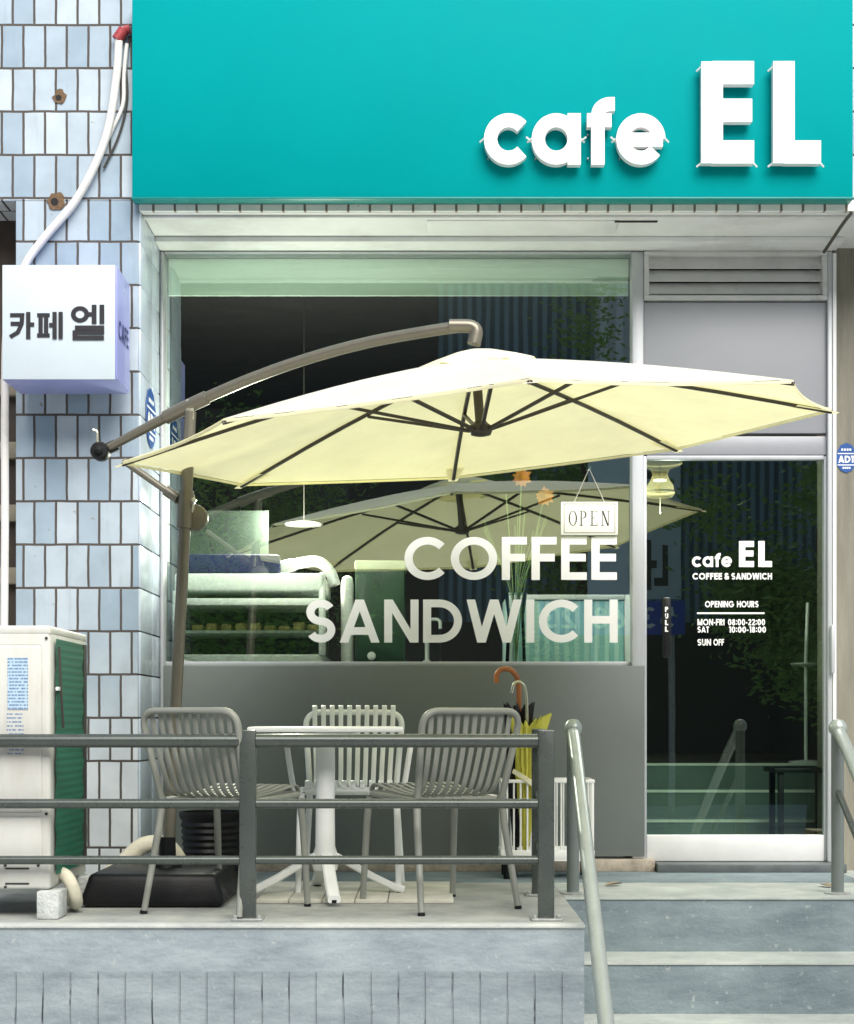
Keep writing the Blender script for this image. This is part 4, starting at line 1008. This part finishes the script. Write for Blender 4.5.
# ================================================================== OUTDOOR UNIT
ac = thing('air_conditioner', 'beige outdoor air conditioner unit with green mesh side and data label', 'air conditioner', (-1.7, -1.57, 0))
X1, Xa, Y0, Y1, Z0, Z1 = -1.425, -1.815, -1.885, -1.265, .108, 1.102
mb = MB(); mb.box(Xa, X1, Y0, Y1, Z0, Z1, bev=.014, seg=3); mb.build('casing', 'ac', ac)
mb = MB(); mb.box(Xa - .002, X1 + .002, Y0 - .002, Y1 + .002, Z1 - .030, Z1 + .006, bev=.010, seg=3); mb.build('lid', 'ac', ac)
mb = MB()
mb.box(Xa + .012, X1 - .030, Y0 - .006, Y0 + .01, .40, 1.035, bev=.012, seg=3); mb.box(Xa + .012, X1 - .030, Y0 - .005, Y0 + .01, .215, .385, bev=.012, seg=3)
mb.build('service_panel', 'ac', ac)
mb = MB()
for (px, pz, w) in ((-1.55, .185, .09), (-1.55, .128, .09), (-1.55, .155, .0)):
    if w: mb.box(px - w / 2, px + w / 2, Y0 - .003, Y0 + .002, pz, pz + .006)
for (px, pz) in ((-1.595, .20), (-1.47, .20), (-1.44, .395), (-1.44, 1.06), (-1.595, .118)): mb.lathe([(.0055, -.002), (.0055, .004)], (px, Y0 - .003, pz), 8, axis='y')
mb.build('slots', 'ac_dark', ac)
mb = MB(); mb.box(-1.585, -1.508, Y0 - .0085, Y0 - .0065, .79, .985); mb.build('data_label', 'label', ac)
mb = MB(); mb.box(-1.588, -1.525, Y0 - .0082, Y0 - .0065, .62, .775); mb.build('data_label', 'label2', ac)
mb = MB()
NZ = 30
for i in range(NZ):
    za = .16 + .90 * i / NZ; zb = .16 + .90 * (i + 1) / NZ
    q0 = .003 * math.sin(i * 1.7); q1 = .003 * math.sin((i + 1) * 1.7)
    mb.quad((X1 + .010 + q0, Y0 + .045, za), (X1 + .010 - q0, Y1 - .105, za), (X1 + .010 - q1, Y1 - .105, zb), (X1 + .010 + q1, Y0 + .045, zb))
mb.build('shade_mesh', 'ac_green', ac)
mb = MB(); mb.box(X1 + .001, X1 + .014, Y1 - .104, Y1 - .055, .16, 1.06); mb.build('grille_edge', 'ac_dark', ac)
mb = MB(); mb.tube(spline([(X1 + .02, Y0 + .055, 1.03), (X1 + .024, Y0 + .07, .86), (X1 + .026, Y0 + .10, .72)], 6), .005, 6); mb.build('tie', 'cable', ac)
mb = MB(); mb.box(X1 + .012, X1 + .022, Y0 + .03, Y0 + .10, .862, .876, bev=.002); mb.build('clip', 'chair_w', ac)
at(ac, ac.location)
for k, (x, y, lab) in enumerate(((-1.425, -1.86, 'pale concrete block under the front corner of the air conditioner'), (-1.40, -1.32, 'pale concrete block under the rear corner of the air conditioner'),
                                 (-1.75, -1.86, 'pale concrete block under the far left of the air conditioner'))):
    mb = MB(); mb.box(x - .042, x + .042, y - .07, y + .07, .001, .106, bev=.006)
    tag(mb.build('concrete_block', 'brick'), lab, 'block', 'blocks carrying the air conditioner')
mb = MB(); mb.tube(spline([(-1.46, -1.70, .16), (-1.40, -1.74, .145), (-1.365, -1.76, .09), (-1.365, -1.72, .040), (-1.41, -1.60, .035)], 8), .026, 12)
tag(mb.build('wrapped_pipe', 'wrap'), 'short wrapped beige pipe drooping from the air conditioner corner', 'pipe', 'wrapped pipes')
mb = MB(); mb.tube(spline([(-1.40, -1.18, .05), (-1.33, -1.02, .12), (-1.24, -.96, .20), (-1.14, -.92, .19), (-1.08, -.86, .08), (-1.08, -.8, .04)], 8), .038, 12)
tag(mb.build('wrapped_pipe', 'wrap'), 'long wrapped beige pipe humped over the floor behind the parasol base', 'pipe', 'wrapped pipes')

# ================================================================== CABLES ON THE PIER
t = thing('conduit', 'white flexible conduit curving down the tiled wall behind the lightbox', 'conduit', P(60, 210, -.62))
mb = MB(); mb.tube(spline([P(119, 38, -.62), P(116, 80, -.63), P(105, 140, -.63), P(78, 197, -.62), P(46, 236, -.62), P(24, 268, -.62), P(8, 320, -.625), P(5, 400, -.625), P(5, 520, -.625), P(4, 640, -.625)], 8), .0185, 14); mb.build('tube', 'pipe', t)
mb = MB(); mb.tube([P(117, 40, -.62), P(124, 30, -.62)], .026, 12); mb.tube([P(124, 30, -.62), P(130, 29, -.62)], .020, 10); mb.build('end_fitting', 'red', t)
at(t, t.location)
mb = MB(); mb.tube(spline([P(127, 44, -.605), P(124, 75, -.605), P(123, 104, -.605), P(113, 128, -.605), P(99, 158, -.605), P(90, 176, -.606)], 8), .0095, 8)
tag(mb.build('cable', 'pipe'), 'thin pale cable hanging beside the conduit at the sign edge', 'cable')
mb = MB(); mb.tube(spline([P(130, 36, -.600), P(126, 62, -.600), P(127, 100, -.600), P(119, 135, -.600), P(104, 168, -.602)], 8), .0055, 8)
tag(mb.build('cable', 'cable'), 'thin black cable hanging between pale cable and teal sign', 'cable')
mb = MB(); mb.tube(spline([P(852, 212, -.605), P(842, 225, -.56), P(830, 243, -.40), P(824, 252, -.30)], 6), .008, 8)
tag(mb.build('cable', 'cable'), 'short dark cable under the soffit at the right pier', 'cable')
for px, py, r, lab in ((60, 97, .030, 'small rusty round hole in the tiles left of the conduit'), (56, 201, .040, 'broken tile hole beside the conduit near the lightbox')):
    c = P(px, py, YP - .003); mb = MB(); n = 16
    pts = [(r * (1 + random.uniform(-.25, .25)) * math.cos(2 * PI * k / n), r * (1.1 + random.uniform(-.25, .25)) * math.sin(2 * PI * k / n)) for k in range(n)]
    tt = thing('wall_hole', lab, 'hole', c, 'holes in the tiles')
    mb.prism(pts, lambda u, v, q: Vector((u, -q, v)), -.002, .002); mb.build('rim', 'rust', tt)
    mb = MB(); mb.lathe([(r * .45, .0025), (r * .45, .004)], (-.006, -.006, -.004), 12, axis='y'); mb.build('hole', 'dark', tt)

# ================================================================== UMBRELLA RACK
rk = thing('umbrella_rack', 'white wire umbrella rack against the grey panel', 'umbrella rack', (.56, -.38, 0))
mb = MB(); rx0, rx1, ry0, ry1 = .345, .785, -.50, -.24; RZ = .078
mb.box(rx0, rx1, ry0, ry1, RZ + .012, RZ + .020)
for a in ((rx0, rx1, ry0, ry0 + .012), (rx0, rx1, ry1 - .012, ry1), (rx0, rx0 + .012, ry0 + .0125, ry1 - .0125), (rx1 - .012, rx1, ry0 + .0125, ry1 - .0125)):
    mb.box(a[0], a[1], a[2], a[3], RZ + .0205, RZ + .062, bev=.003)
mb.build('tray', 'chair_w', rk)
mb = MB()
for x in (rx0 + .01, rx1 - .01):
    for y in (ry0 + .01, ry1 - .01): mb.box(x - .007, x + .007, y - .007, y + .007, RZ + .0625, .455, bev=.002)
for z in (.455,):
    mb.box(rx0, rx1, ry0, ry0 + .018, z + .0005, z + .016, bev=.003); mb.box(rx0, rx1, ry1 - .018, ry1, z + .0005, z + .016, bev=.003)
    mb.box(rx0, rx0 + .018, ry0 + .0185, ry1 - .0185, z + .0005, z + .016, bev=.003); mb.box(rx1 - .018, rx1, ry0 + .0185, ry1 - .0185, z + .0005, z + .016, bev=.003)
mb.build('frame', 'chair_w', rk)
mb = MB()
for k in range(13):
    x = rx0 + .03 + (rx1 - rx0 - .06) * k / 12
    if True:
        mb.tube([(x, ry0 + .009, RZ + .062), (x, ry0 + .009, .455)], .0045, 6); mb.tube([(x, ry1 - .009, RZ + .062), (x, ry1 - .009, .455)], .0045, 6)
for k in range(4):
    for x in (rx0 + .009, rx1 - .009): mb.tube([(x, ry0 + .06 + .06 * k, RZ + .062), (x, ry0 + .06 + .06 * k, .455)], .0045, 6)
mb.build('wires', 'chair_w', rk)
for x in (rx0 + .03, rx1 - .03):
    for y in (ry0 + .03, ry1 - .03): MB().lathe([(.016, .004), (.016, RZ + .0115)], (x, y, 0), 12).build('foot', 'black', rk)
at(rk, rk.location)
def folded(name, label, base, top, handle_pts, hr_, hm, cm, topz_f, rad, ruffle, pleats):
    t = thing(name, label, 'umbrella', base, 'umbrellas in the rack')
    b, tp = Vector(base), Vector(top); ax = (tp - b)
    mb = MB(); mb.tube([b, tp], .0055, 8); mb.build('shaft', 'chrome', t)
    mb = MB(); mb.tube(handle_pts, hr_, 12); mb.build('handle', hm, t)
    mb = MB(); n = 120; rings = []
    ph = [random.uniform(.55, 1.25) for _ in range(pleats + 1)]
    for j in range(22):
        s = j / 21; fl = max(0, (s - .80) / .20)
        ring = []
        for k in range(n):
            a = 2 * PI * k / n; u = (a / (2 * PI) * pleats + s * .5) % pleats; i = int(u); w_ = abs((u - i) * 2 - 1); pw = ph[i]
            r = rad * (.20 + .62 * min(1, s * 1.3) ** .8 + fl * ruffle * .9 * pw)
            q = r * (1 + (.55 * w_ * pw - .25) * min(1, s * 3)) + .002 * math.sin(31 * a + 14 * s)
            z = fl * (.045 * w_ * pw - .012 + .010 * math.sin(2 * a + 1))
            c = b + ax * (.05 + s * topz_f)
            ring.append(mb.bm.verts.new(c + Vector((math.cos(a) * q, math.sin(a) * q, z))))
        rings.append(ring)
    for A, B in zip(rings, rings[1:]):
        for k in range(n): mb.bm.faces.new((A[k], A[(k + 1) % n], B[(k + 1) % n], B[k]))
    mb.build('cloth', cm, t, 40)
    mb = MB(); mb.lathe([(.004, -.02), (.006, 0), (.006, .03)], b + ax * .03, 8); mb.build('ferrule', 'wood' if cm == 'yellow' else 'black', t)
    if cm == 'yellow':
        c = b + ax * .56; mb = MB(); mb.ribbon([c + Vector((-rad * 1.1, -rad * .8, .04)), c + Vector((0, -rad * 1.4, .0)), c + Vector((rad * 1.1, -rad * .8, -.06))], (0, 0, 1), .022, .004); mb.build('strap', 'canopy', t)
    at(t, t.location)
bs = (.425, -.33, .105)
hp = spline([P(518.5, 712, -.36), P(519, 692, -.36), P(517.5, 679, -.36), P(511.5, 670.5, -.36), P(503, 669, -.36), P(497, 674, -.36), P(496.5, 683, -.36)], 8)
folded('folded_umbrella', 'black folded umbrella with brown wooden crook handle', bs, P(518.5, 706, -.36), hp, .0125, 'wood', 'nylon', .93, .060, .25, 9)
bs = (.465, -.43, .105)
hp = spline([P(527, 722, -.43), P(526.5, 700, -.43), P(524.5, 687, -.43), P(519.5, 682, -.43), P(514, 684, -.43), P(511.5, 693, -.43)], 8)
folded('folded_umbrella', 'bright yellow folded umbrella with thin pale crook handle', bs, P(527, 718, -.43), hp, .0075, 'chrome', 'yellow', .92, .060, .60, 13)

# two dry leaves blown onto the landing
for px, yy, rz_, lab in ((614, -.75, .4, 'dry brown leaf on the landing near the grey panel'), (826, -.80, 1.9, 'dry brown leaf on the landing near the right handrail')):
    mb = MB(); c = Vector(((px - CX) * (DG + yy) / FPX, yy, .004))
    for sx in (-1, 1):
        mb.quad((-.05, 0, 0), (-.015, sx * .022, .012), (.02, sx * .020, .014), (.045, 0, .006))
    lf = tag(mb.build('dry_leaf', 'plank'), lab, 'leaf', 'dry leaves'); lf.location = c; lf.rotation_euler.z = rz_
# planks at the far right edge of the landing
t = thing('plank_pile', 'weathered planks lying against the right pier beyond the handrail', 'planks', (2.2, -.5, 0))
mb = MB()
for i, (dx, z) in enumerate(((0, .002), (.02, .042), (-.01, .082), (.03, .122))): mb.box(2.03 + dx, 2.75 + dx, -.75, -.62 + .02 * i, z, z + .036, bev=.004)
mb.build('planks', 'plank', t); at(t, t.location)

# ================================================================== THINGS INSIDE
t = thing('display_case', 'white glass fronted display case behind the left of the window', 'display case', (-.92, .5, .5))
mb = MB(); mb.box(-1.29, -.53, .16, .80, .501, 1.085, bev=.01); mb.build('cabinet', 'case_white', t)
mb = MB(); mb.box(-1.29, -.53, .16, .80, 1.405, 1.500, bev=.015, seg=3); mb.build('top', 'case_white', t)
mb = MB(); mb.box(-1.28, -.54, .162, .72, 1.335, 1.372, bev=.006); mb.build('shelf', 'case_white', t)
mb = MB(); mb.box(-1.27, -.55, .18, .70, 1.195, 1.208); mb.build('shelf', 'alu_light', t)
mb = MB(); mb.box(-1.28, -.54, .70, .79, 1.086, 1.404); mb.build('back_panel', 'case_dark', t)
mb = MB(); mb.tube(fillet([(-.535, .17, 1.08), (-.535, .165, 1.42), (-.54, .25, 1.50)], .06), .018, 10); mb.tube([(-1.285, .17, 1.08), (-1.285, .17, 1.41)], .014, 10); mb.build('corner_post', 'case_white', t)
mb = MB(); mb.quad((-1.27, .17, 1.086), (-.55, .17, 1.086), (-.55, .17, 1.404), (-1.27, .17, 1.404)); mb.build('case_glass', 'glass_thin', t, 0)
mb = MB(); mb.quad((-1.28, .47, 1.501), (-.84, .47, 1.501), (-.84, .47, 1.86), (-1.28, .47, 1.86)); mb.build('screen', 'screen', t, 0)
mb = MB()
random.seed(3)
for i in range(9):
    x = -1.22 + .075 * i; hh = random.uniform(.03, .055); mb.box(x, x + .058, .28, .42, 1.2085, 1.2085 + hh, bev=.01)
mb.build('pastries', mat('pastry', (.42, .33, .12), .7, var=.4, nscale=20), t)
at(t, t.location)
mb = MB(); mb.box(-.24, .24, -.10, .10, 0, .10, bev=.02); o = mb.build('folded_cloth', 'navy'); o.location = (-1.0, .29, 1.502); o.rotation_euler = (0, 0, R(4))
tag(o, 'navy folded cloth lying on top of the display case', 'cloth')
t = thing('hose', 'white bent hose lying at the right end of the display case top', 'hose', (-.65, .35, 1.5))
mb = MB(); mb.tube(spline([(-.77, .36, 1.545), (-.66, .35, 1.57), (-.57, .33, 1.575), (-.51, .31, 1.53), (-.475, .30, 1.45)], 8), [.034] * 6 + [.029] * 27, 14); mb.build('tube', 'case_white', t); at(t, t.location)
t = thing('counter', 'dark wooden counter running below the window', 'counter', (.25, .55, .5))
box('body', 'int_wall', t, -.52, 1.0, .30, .75, .501, .985); box('top', 'int_floor', t, -.525, 1.005, .27, .78, .986, 1.02, bev=.004)
at(t, t.location)
t = thing('soap_bottle', 'slim white pump bottle hung beside the display case', 'bottle', (-.42, .4, 1.02))
mb = MB(); mb.lathe([(.03, 1.02), (.034, 1.05), (.034, 1.46), (.026, 1.50), (.01, 1.51)], (-.42, .42, 0), 16); mb.build('bottle', 'case_white', t); at(t, t.location)
t = thing('coffee_grinder', 'dark green coffee machine with pale top between case and faucet', 'machine', (-.24, .5, 1.02))
mb = MB(); mb.box(-.375, -.115, .36, .62, 1.021, 1.535, bev=.01); mb.build('body', 'machine', t)
mb = MB(); mb.box(-.378, -.112, .357, .623, 1.536, 1.585, bev=.008); mb.build('lid', mat('machine_top', (.55, .58, .42), .4), t)
mb = MB(); mb.lathe([(.0, -.02), (.022, -.016), (.022, .0)], (-.29, .36, 1.085), 14, axis='y', cap=False); mb.build('knob', 'case_white', t); at(t, t.location)
t = thing('faucet', 'small chrome faucet on the counter behind the lettering', 'faucet', (0, .42, 1.02))
mb = MB(); mb.lathe([(.022, 1.021), (.022, 1.06), (.012, 1.07), (.012, 1.24)], (0, .42, 0), 12); mb.tube(fillet([(0, .42, 1.22), (.0, .42, 1.28), (.07, .40, 1.28), (.07, .40, 1.23)], .03), .009, 8); mb.build('spout', 'alu_light', t); at(t, t.location)
t = thing('refrigerator', 'glass door showcase refrigerator behind the right of the window', 'refrigerator', (.76, .95, .5))
mb = MB(); mb.box(.44, 1.12, .80, 1.30, .501, 1.44, bev=.012); mb.build('cabinet', mat('fridge_body', (.36, .55, .52), .4, var=.06), t)
mb = MB(); mb.box(.475, 1.085, .790, .7995, .56, 1.405); mb.build('interior', 'teal_glow', t)
mb = MB(); mb.quad((.47, .786, .55), (1.09, .786, .55), (1.09, .786, 1.41), (.47, .786, 1.41)); mb.build('glass_door', 'glass_thin', t, 0)
mb = MB(); mb.box(.44, .472, .775, .799, .52, 1.44, bev=.004); mb.box(1.088, 1.12, .775, .799, .52, 1.44, bev=.004); mb.box(.4725, 1.0875, .775, .799, 1.412, 1.44, bev=.004); mb.build('door_frame', 'alu_light', t); at(t, t.location)
t = thing('flower_vase', 'clear vase of orange flowers on the counter behind the window', 'vase', (.47, .45, 1.02))
mb = MB(); mb.lathe([(.05, 1.022), (.055, 1.06), (.045, 1.3), (.06, 1.42)], (.47, .45, 0), 18); mb.build('vase', 'glass_thin', t)
fl = [(.50, .44, 2.03), (.62, .44, 1.93), (.42, .47, 1.95), (.52, .5, 1.85)]
mb = MB()
for (x, y, z) in fl: mb.tube(spline([(.47, .45, 1.05), (.47 + (x - .47) * .3, .45, 1.45), (x, y, z)], 6), .0035, 6)
for i in range(14):
    a = random.uniform(0, 6.28); mb.tube(spline([(.47, .45, 1.3), (.47 + .05 * math.cos(a), .45 + .05 * math.sin(a), 1.5), (.47 + .17 * math.cos(a), .45 + .1 * math.sin(a), random.uniform(1.6, 1.85))], 4), .002, 5)
mb.build('stems', 'stem', t)
for (x, y, z) in fl[:2]:
    mb = MB()
    for k in range(11):
        a = 2 * PI * k / 11 + random.uniform(-.1, .1); d = Vector((math.cos(a), -.35, math.sin(a))).normalized(); s = Vector((-math.sin(a), 0, math.cos(a)))
        c = Vector((x, y, z)); L_ = random.uniform(.045, .062)
        mb.quad(c, c + d * L_ * .6 + s * .014, c + d * L_, c + d * L_ * .6 - s * .014)
    mb.build('flower', 'petal', t, 0)
at(t, t.location)
t = thing('pendant_lamp', 'clear glass pendant lamp hanging inside the door', 'lamp', P(660, 480, .55))
c = P(660, 480, .55)
mb = MB(); mb.lathe([(.118, .090), (.112, .078), (.055, .060), (.040, .030), (.050, .0), (.070, -.03), (.078, -.075), (.066, -.092)], c, 28, cap=False); mb.build('shade', 'amber', t)
mb = MB(); mb.lathe([(.119, .085), (.121, .091), (.117, .095)], c, 28, cap=False); mb.lathe([(.079, -.06), (.081, -.066), (.078, -.070)], c, 28, cap=False); mb.build('rim', mat('rim_cream', (.7, .62, .38), .3), t)
mb = MB(); mb.lathe([(.0, -.010), (.036, -.006), (.036, .002), (.0, .006)], c, 18, cap=False); mb.build('bulb', 'bulb', t)
mb = MB(); mb.tube([c + Vector((0, 0, .006)), c + Vector((0, 0, 3.10 - c.z))], .003, 6); mb.build('cord', 'cable', t)
mb = MB(); mb.tube([c + Vector((0, 0, -.092)), c + Vector((0, 0, -.17))], .002, 6); mb.lathe([(.0, -.008), (.006, 0), (.0, .008)], c + Vector((0, 0, -.175)), 8, cap=False); mb.build('pull_cord', 'string', t)
at(t, t.location)
t = thing('pendant_lamp', 'flat white disc pendant lamp above the display case', 'lamp', P(304, 524, .8))
c = P(304, 524, .8)
mb = MB(); mb.lathe([(.0, -.010), (.10, -.008), (.105, 0), (.06, .012), (.012, .022)], c, 28); mb.build('shade', 'case_white', t)
mb = MB(); mb.tube([c, c + Vector((0, 0, 3.10 - c.z))], .003, 6); mb.build('cord', 'cable', t); at(t, t.location)
t = thing('stool', 'black metal stool standing inside the glass door', 'stool', (1.93, .28, .05))
mb = MB(); mb.box(-.16, .20, -.13, .13, .43, .455, bev=.006); mb.build('seat', 'black', t)
for sx in (-.12, .12):
    for sy in (-.10, .10): MB().box(sx - .014, sx + .014, sy - .014, sy + .014, .001, .429, bev=.002).build('leg', 'black', t)

t = thing('floor_stand', 'slim white pole stand with a small round tray inside the door', 'stand', (2.20, 1.25, .501))
mb = MB(); mb.lathe([(.10, 0), (.10, .010), (.02, .018)], (0, 0, 0), 20); mb.tube([(0, 0, .012), (.0, 0, .60), (.012, 0, .93)], .011, 10); mb.build('pole', 'case_white', t)
mb = MB(); mb.lathe([(.02, .555), (.085, .570), (.090, .580), (.02, .578)], (0, 0, 0), 20); mb.build('tray', 'case_white', t)
# ================================================================== ACROSS THE STREET (seen only as reflections)
b2 = thing('street_building', 'dark corrugated building across the street reflected in the glass', 'building', (0, -20, -.85))
mb = MB(); mb.box(-24, 0.2, -26, -20.0, -.85, 11.5); mb.build('dark_wing', 'clad_black', b2)
mb = MB(); mb.box(.2, 26, -26, -20.2, -.85, 11.5); mb.build('corrugated_wing', 'clad', b2)
mb = MB(); mb.box(.25, 25, -20.195, -20.12, -.85, 2.5); mb.build('shop_base', 'clad_black', b2)
mb = MB(); mb.box(3.0, 5.4, -20.19, -20.0, 7.0, 11.4); mb.build('grey_panel', 'clad_grey', b2)
mb = MB(); mb.box(2.9, 5.5, -20.19, -19.98, 6.65, 6.98); mb.build('trim', 'yel_line', b2)
mb = MB()
for i in range(6): mb.box(-16 + 2.6 * i, -14.4 + 2.6 * i, -19.99, -19.95, 3.4, 5.0)
mb.build('window', mat('far_window', (.02, .03, .03), .1), b2)
at(b2, b2.location)
bn = thing('street_banner', 'pale banner with black Korean text and blue number strip reflected in the glass', 'banner', (4.6, -14.4, -.74))
mb = MB(); mb.box(2.30, 3.62, -14.45, -14.40, 2.47, 4.7); mb.build('panel', 'banner', bn)
for c, z in (('문', 2.60), ('의', 3.62)):
    mb = MB(); write(mb, c, (3.42, -14.39, z), (0, 0, 1), (-1, 0, 0), .52, .15, .72, .2); mb.build('lettering', 'ink', bn, 0)
mb = MB(); mb.box(1.6, 3.66, -14.37, -14.33, 1.97, 2.44); mb.build('number_strip', 'banner_blue', bn)
mb = MB(); write(mb, '53 68 23', (3.52, -14.32, 2.06), (-1, 0, 0), (0, 0, 1), .29, .17, 1.85, .14); mb.build('digits', 'banner_txt', bn, 0)
for x in (2.4, 3.5): MB().tube([(x, -14.5, -.74), (x, -14.5, 4.6)], .05, 10).build('post', 'steel', bn)
at(bn, bn.location)

def tree(label, loc, H, cr, nleaf, seed, proto=None):
    random.seed(seed)
    t = thing('street_tree', label, 'tree', loc, 'trees across the street')
    mb = MB(); mb.tube(spline([(0, 0, -.02), (.05, .02, H * .25), (-.04, .05, H * .5), (.05, 0, H * .85)], 5), [.16 * (1 - k / 15 * .8) for k in range(16)], 10)
    tipsb = []
    for i in range(11):
        a = random.uniform(0, 6.28); z0 = H * random.uniform(.32, .7); L_ = cr * random.uniform(.6, 1.0)
        e = Vector((math.cos(a) * L_, math.sin(a) * L_, z0 + L_ * random.uniform(.3, .8)))
        pts = spline([(0, 0, z0), Vector((e.x * .5, e.y * .5, z0 + (e.z - z0) * .35)), e], 4)
        mb.tube(pts, [.05 * (1 - k / (len(pts)) * .8) for k in range(len(pts))], 6); tipsb += [pts[4], pts[6], e]
    mb.build('trunk', 'bark', t)
    mb = MB()
    cl = [p + Vector((random.gauss(0, .2), random.gauss(0, .2), random.gauss(0, .2))) for p in tipsb] + [Vector((0, 0, H * .9)), Vector((.2, .1, H))]
    for i in range(nleaf):
        c = random.choice(cl); p = c + Vector((random.gauss(0, cr * .2), random.gauss(0, cr * .2), random.gauss(0, cr * .17)))
        s = random.uniform(.04, .085); u = Vector((random.gauss(0, 1), random.gauss(0, 1), random.gauss(0, .5))).normalized(); w = u.orthogonal().normalized() * random.uniform(.35, .6)
        mb.quad(p - u * s, p + w * s * .8, p + u * s, p - w * s * .8)
    mb.build('crown', 'leaf', t, 0)
    return t
tree('broad dark street tree reflected at the right of the door', (5.25, -13.2, -.855), 5.0, 1.35, 13000, 11)
tree('taller street tree reflected high in the window', (2.45, -16.5, -.74), 8.3, 1.5, 12000, 12)
tree('low street tree reflected in the upper left of the window', (-3.2, -17.0, -.74), 6.0, 2.2, 9000, 13)

# ================================================================== CAMERA, LIGHT, WORLD
cam = bpy.data.cameras.new('camera'); co = bpy.data.objects.new('camera', cam); col.objects.link(co); sc.camera = co
for nm, ps, e in (('case_fill', (-.75, .50, 1.80), 105), ('door_lamp', (1.265, .55, 1.86), 5)):  # first is an added fill over the display case; second, the lit door pendant
    pl = bpy.data.lights.new(nm, 'POINT'); po_ = bpy.data.objects.new(nm, pl); col.objects.link(po_); po_.location = ps
    pl.energy = e; pl.color = (1, .93, .8); pl.shadow_soft_size = .05
co.location = (0, -DG, EYE); co.rotation_euler = (R(90), 0, 0)
cam.sensor_fit = 'HORIZONTAL'; cam.sensor_width = 36; cam.lens = FPX / 854 * 36; cam.shift_y = (HY - 512) / 854.0
cam.clip_start = .05; cam.clip_end = 500
w = bpy.data.worlds.new('World'); sc.world = w; w.use_nodes = True
nt = w.node_tree; nt.nodes.clear()
bg = nt.nodes.new('ShaderNodeBackground'); sk = nt.nodes.new('ShaderNodeTexSky'); ow = nt.nodes.new('ShaderNodeOutputWorld')
SUN_EL, SUN_AZ = 45.0, 163.0
sk.sky_type = 'NISHITA'; sk.sun_disc = False; sk.sun_elevation = R(SUN_EL); sk.sun_rotation = R(SUN_AZ)
sk.air_density = 1.0; sk.dust_density = 2.5; sk.ozone_density = 1.0
bg.inputs[1].default_value = .15
nt.links.new(sk.outputs[0], bg.inputs[0]); nt.links.new(bg.outputs[0], ow.inputs[0])
sun = bpy.data.lights.new('sun', 'SUN'); so = bpy.data.objects.new('sun', sun); col.objects.link(so)
sun.energy = 5.0; sun.angle = R(50); sun.color = (1.0, .965, .90)
az = R(SUN_AZ); d = Vector((math.sin(az) * math.cos(R(SUN_EL)), math.cos(az) * math.cos(R(SUN_EL)), math.sin(R(SUN_EL))))
so.rotation_euler = d.to_track_quat('Z', 'Y').to_euler(); so.location = d * 30
sc.view_settings.view_transform = 'Standard'; sc.view_settings.look = 'None'; sc.view_settings.exposure = 0
sc.render.engine = 'CYCLES'; sc.render.resolution_x = 854; sc.render.resolution_y = 1024
sc.cycles.max_bounces = 10; sc.cycles.transparent_max_bounces = 12; sc.cycles.glossy_bounces = 6
sc.cycles.sample_clamp_indirect = 6
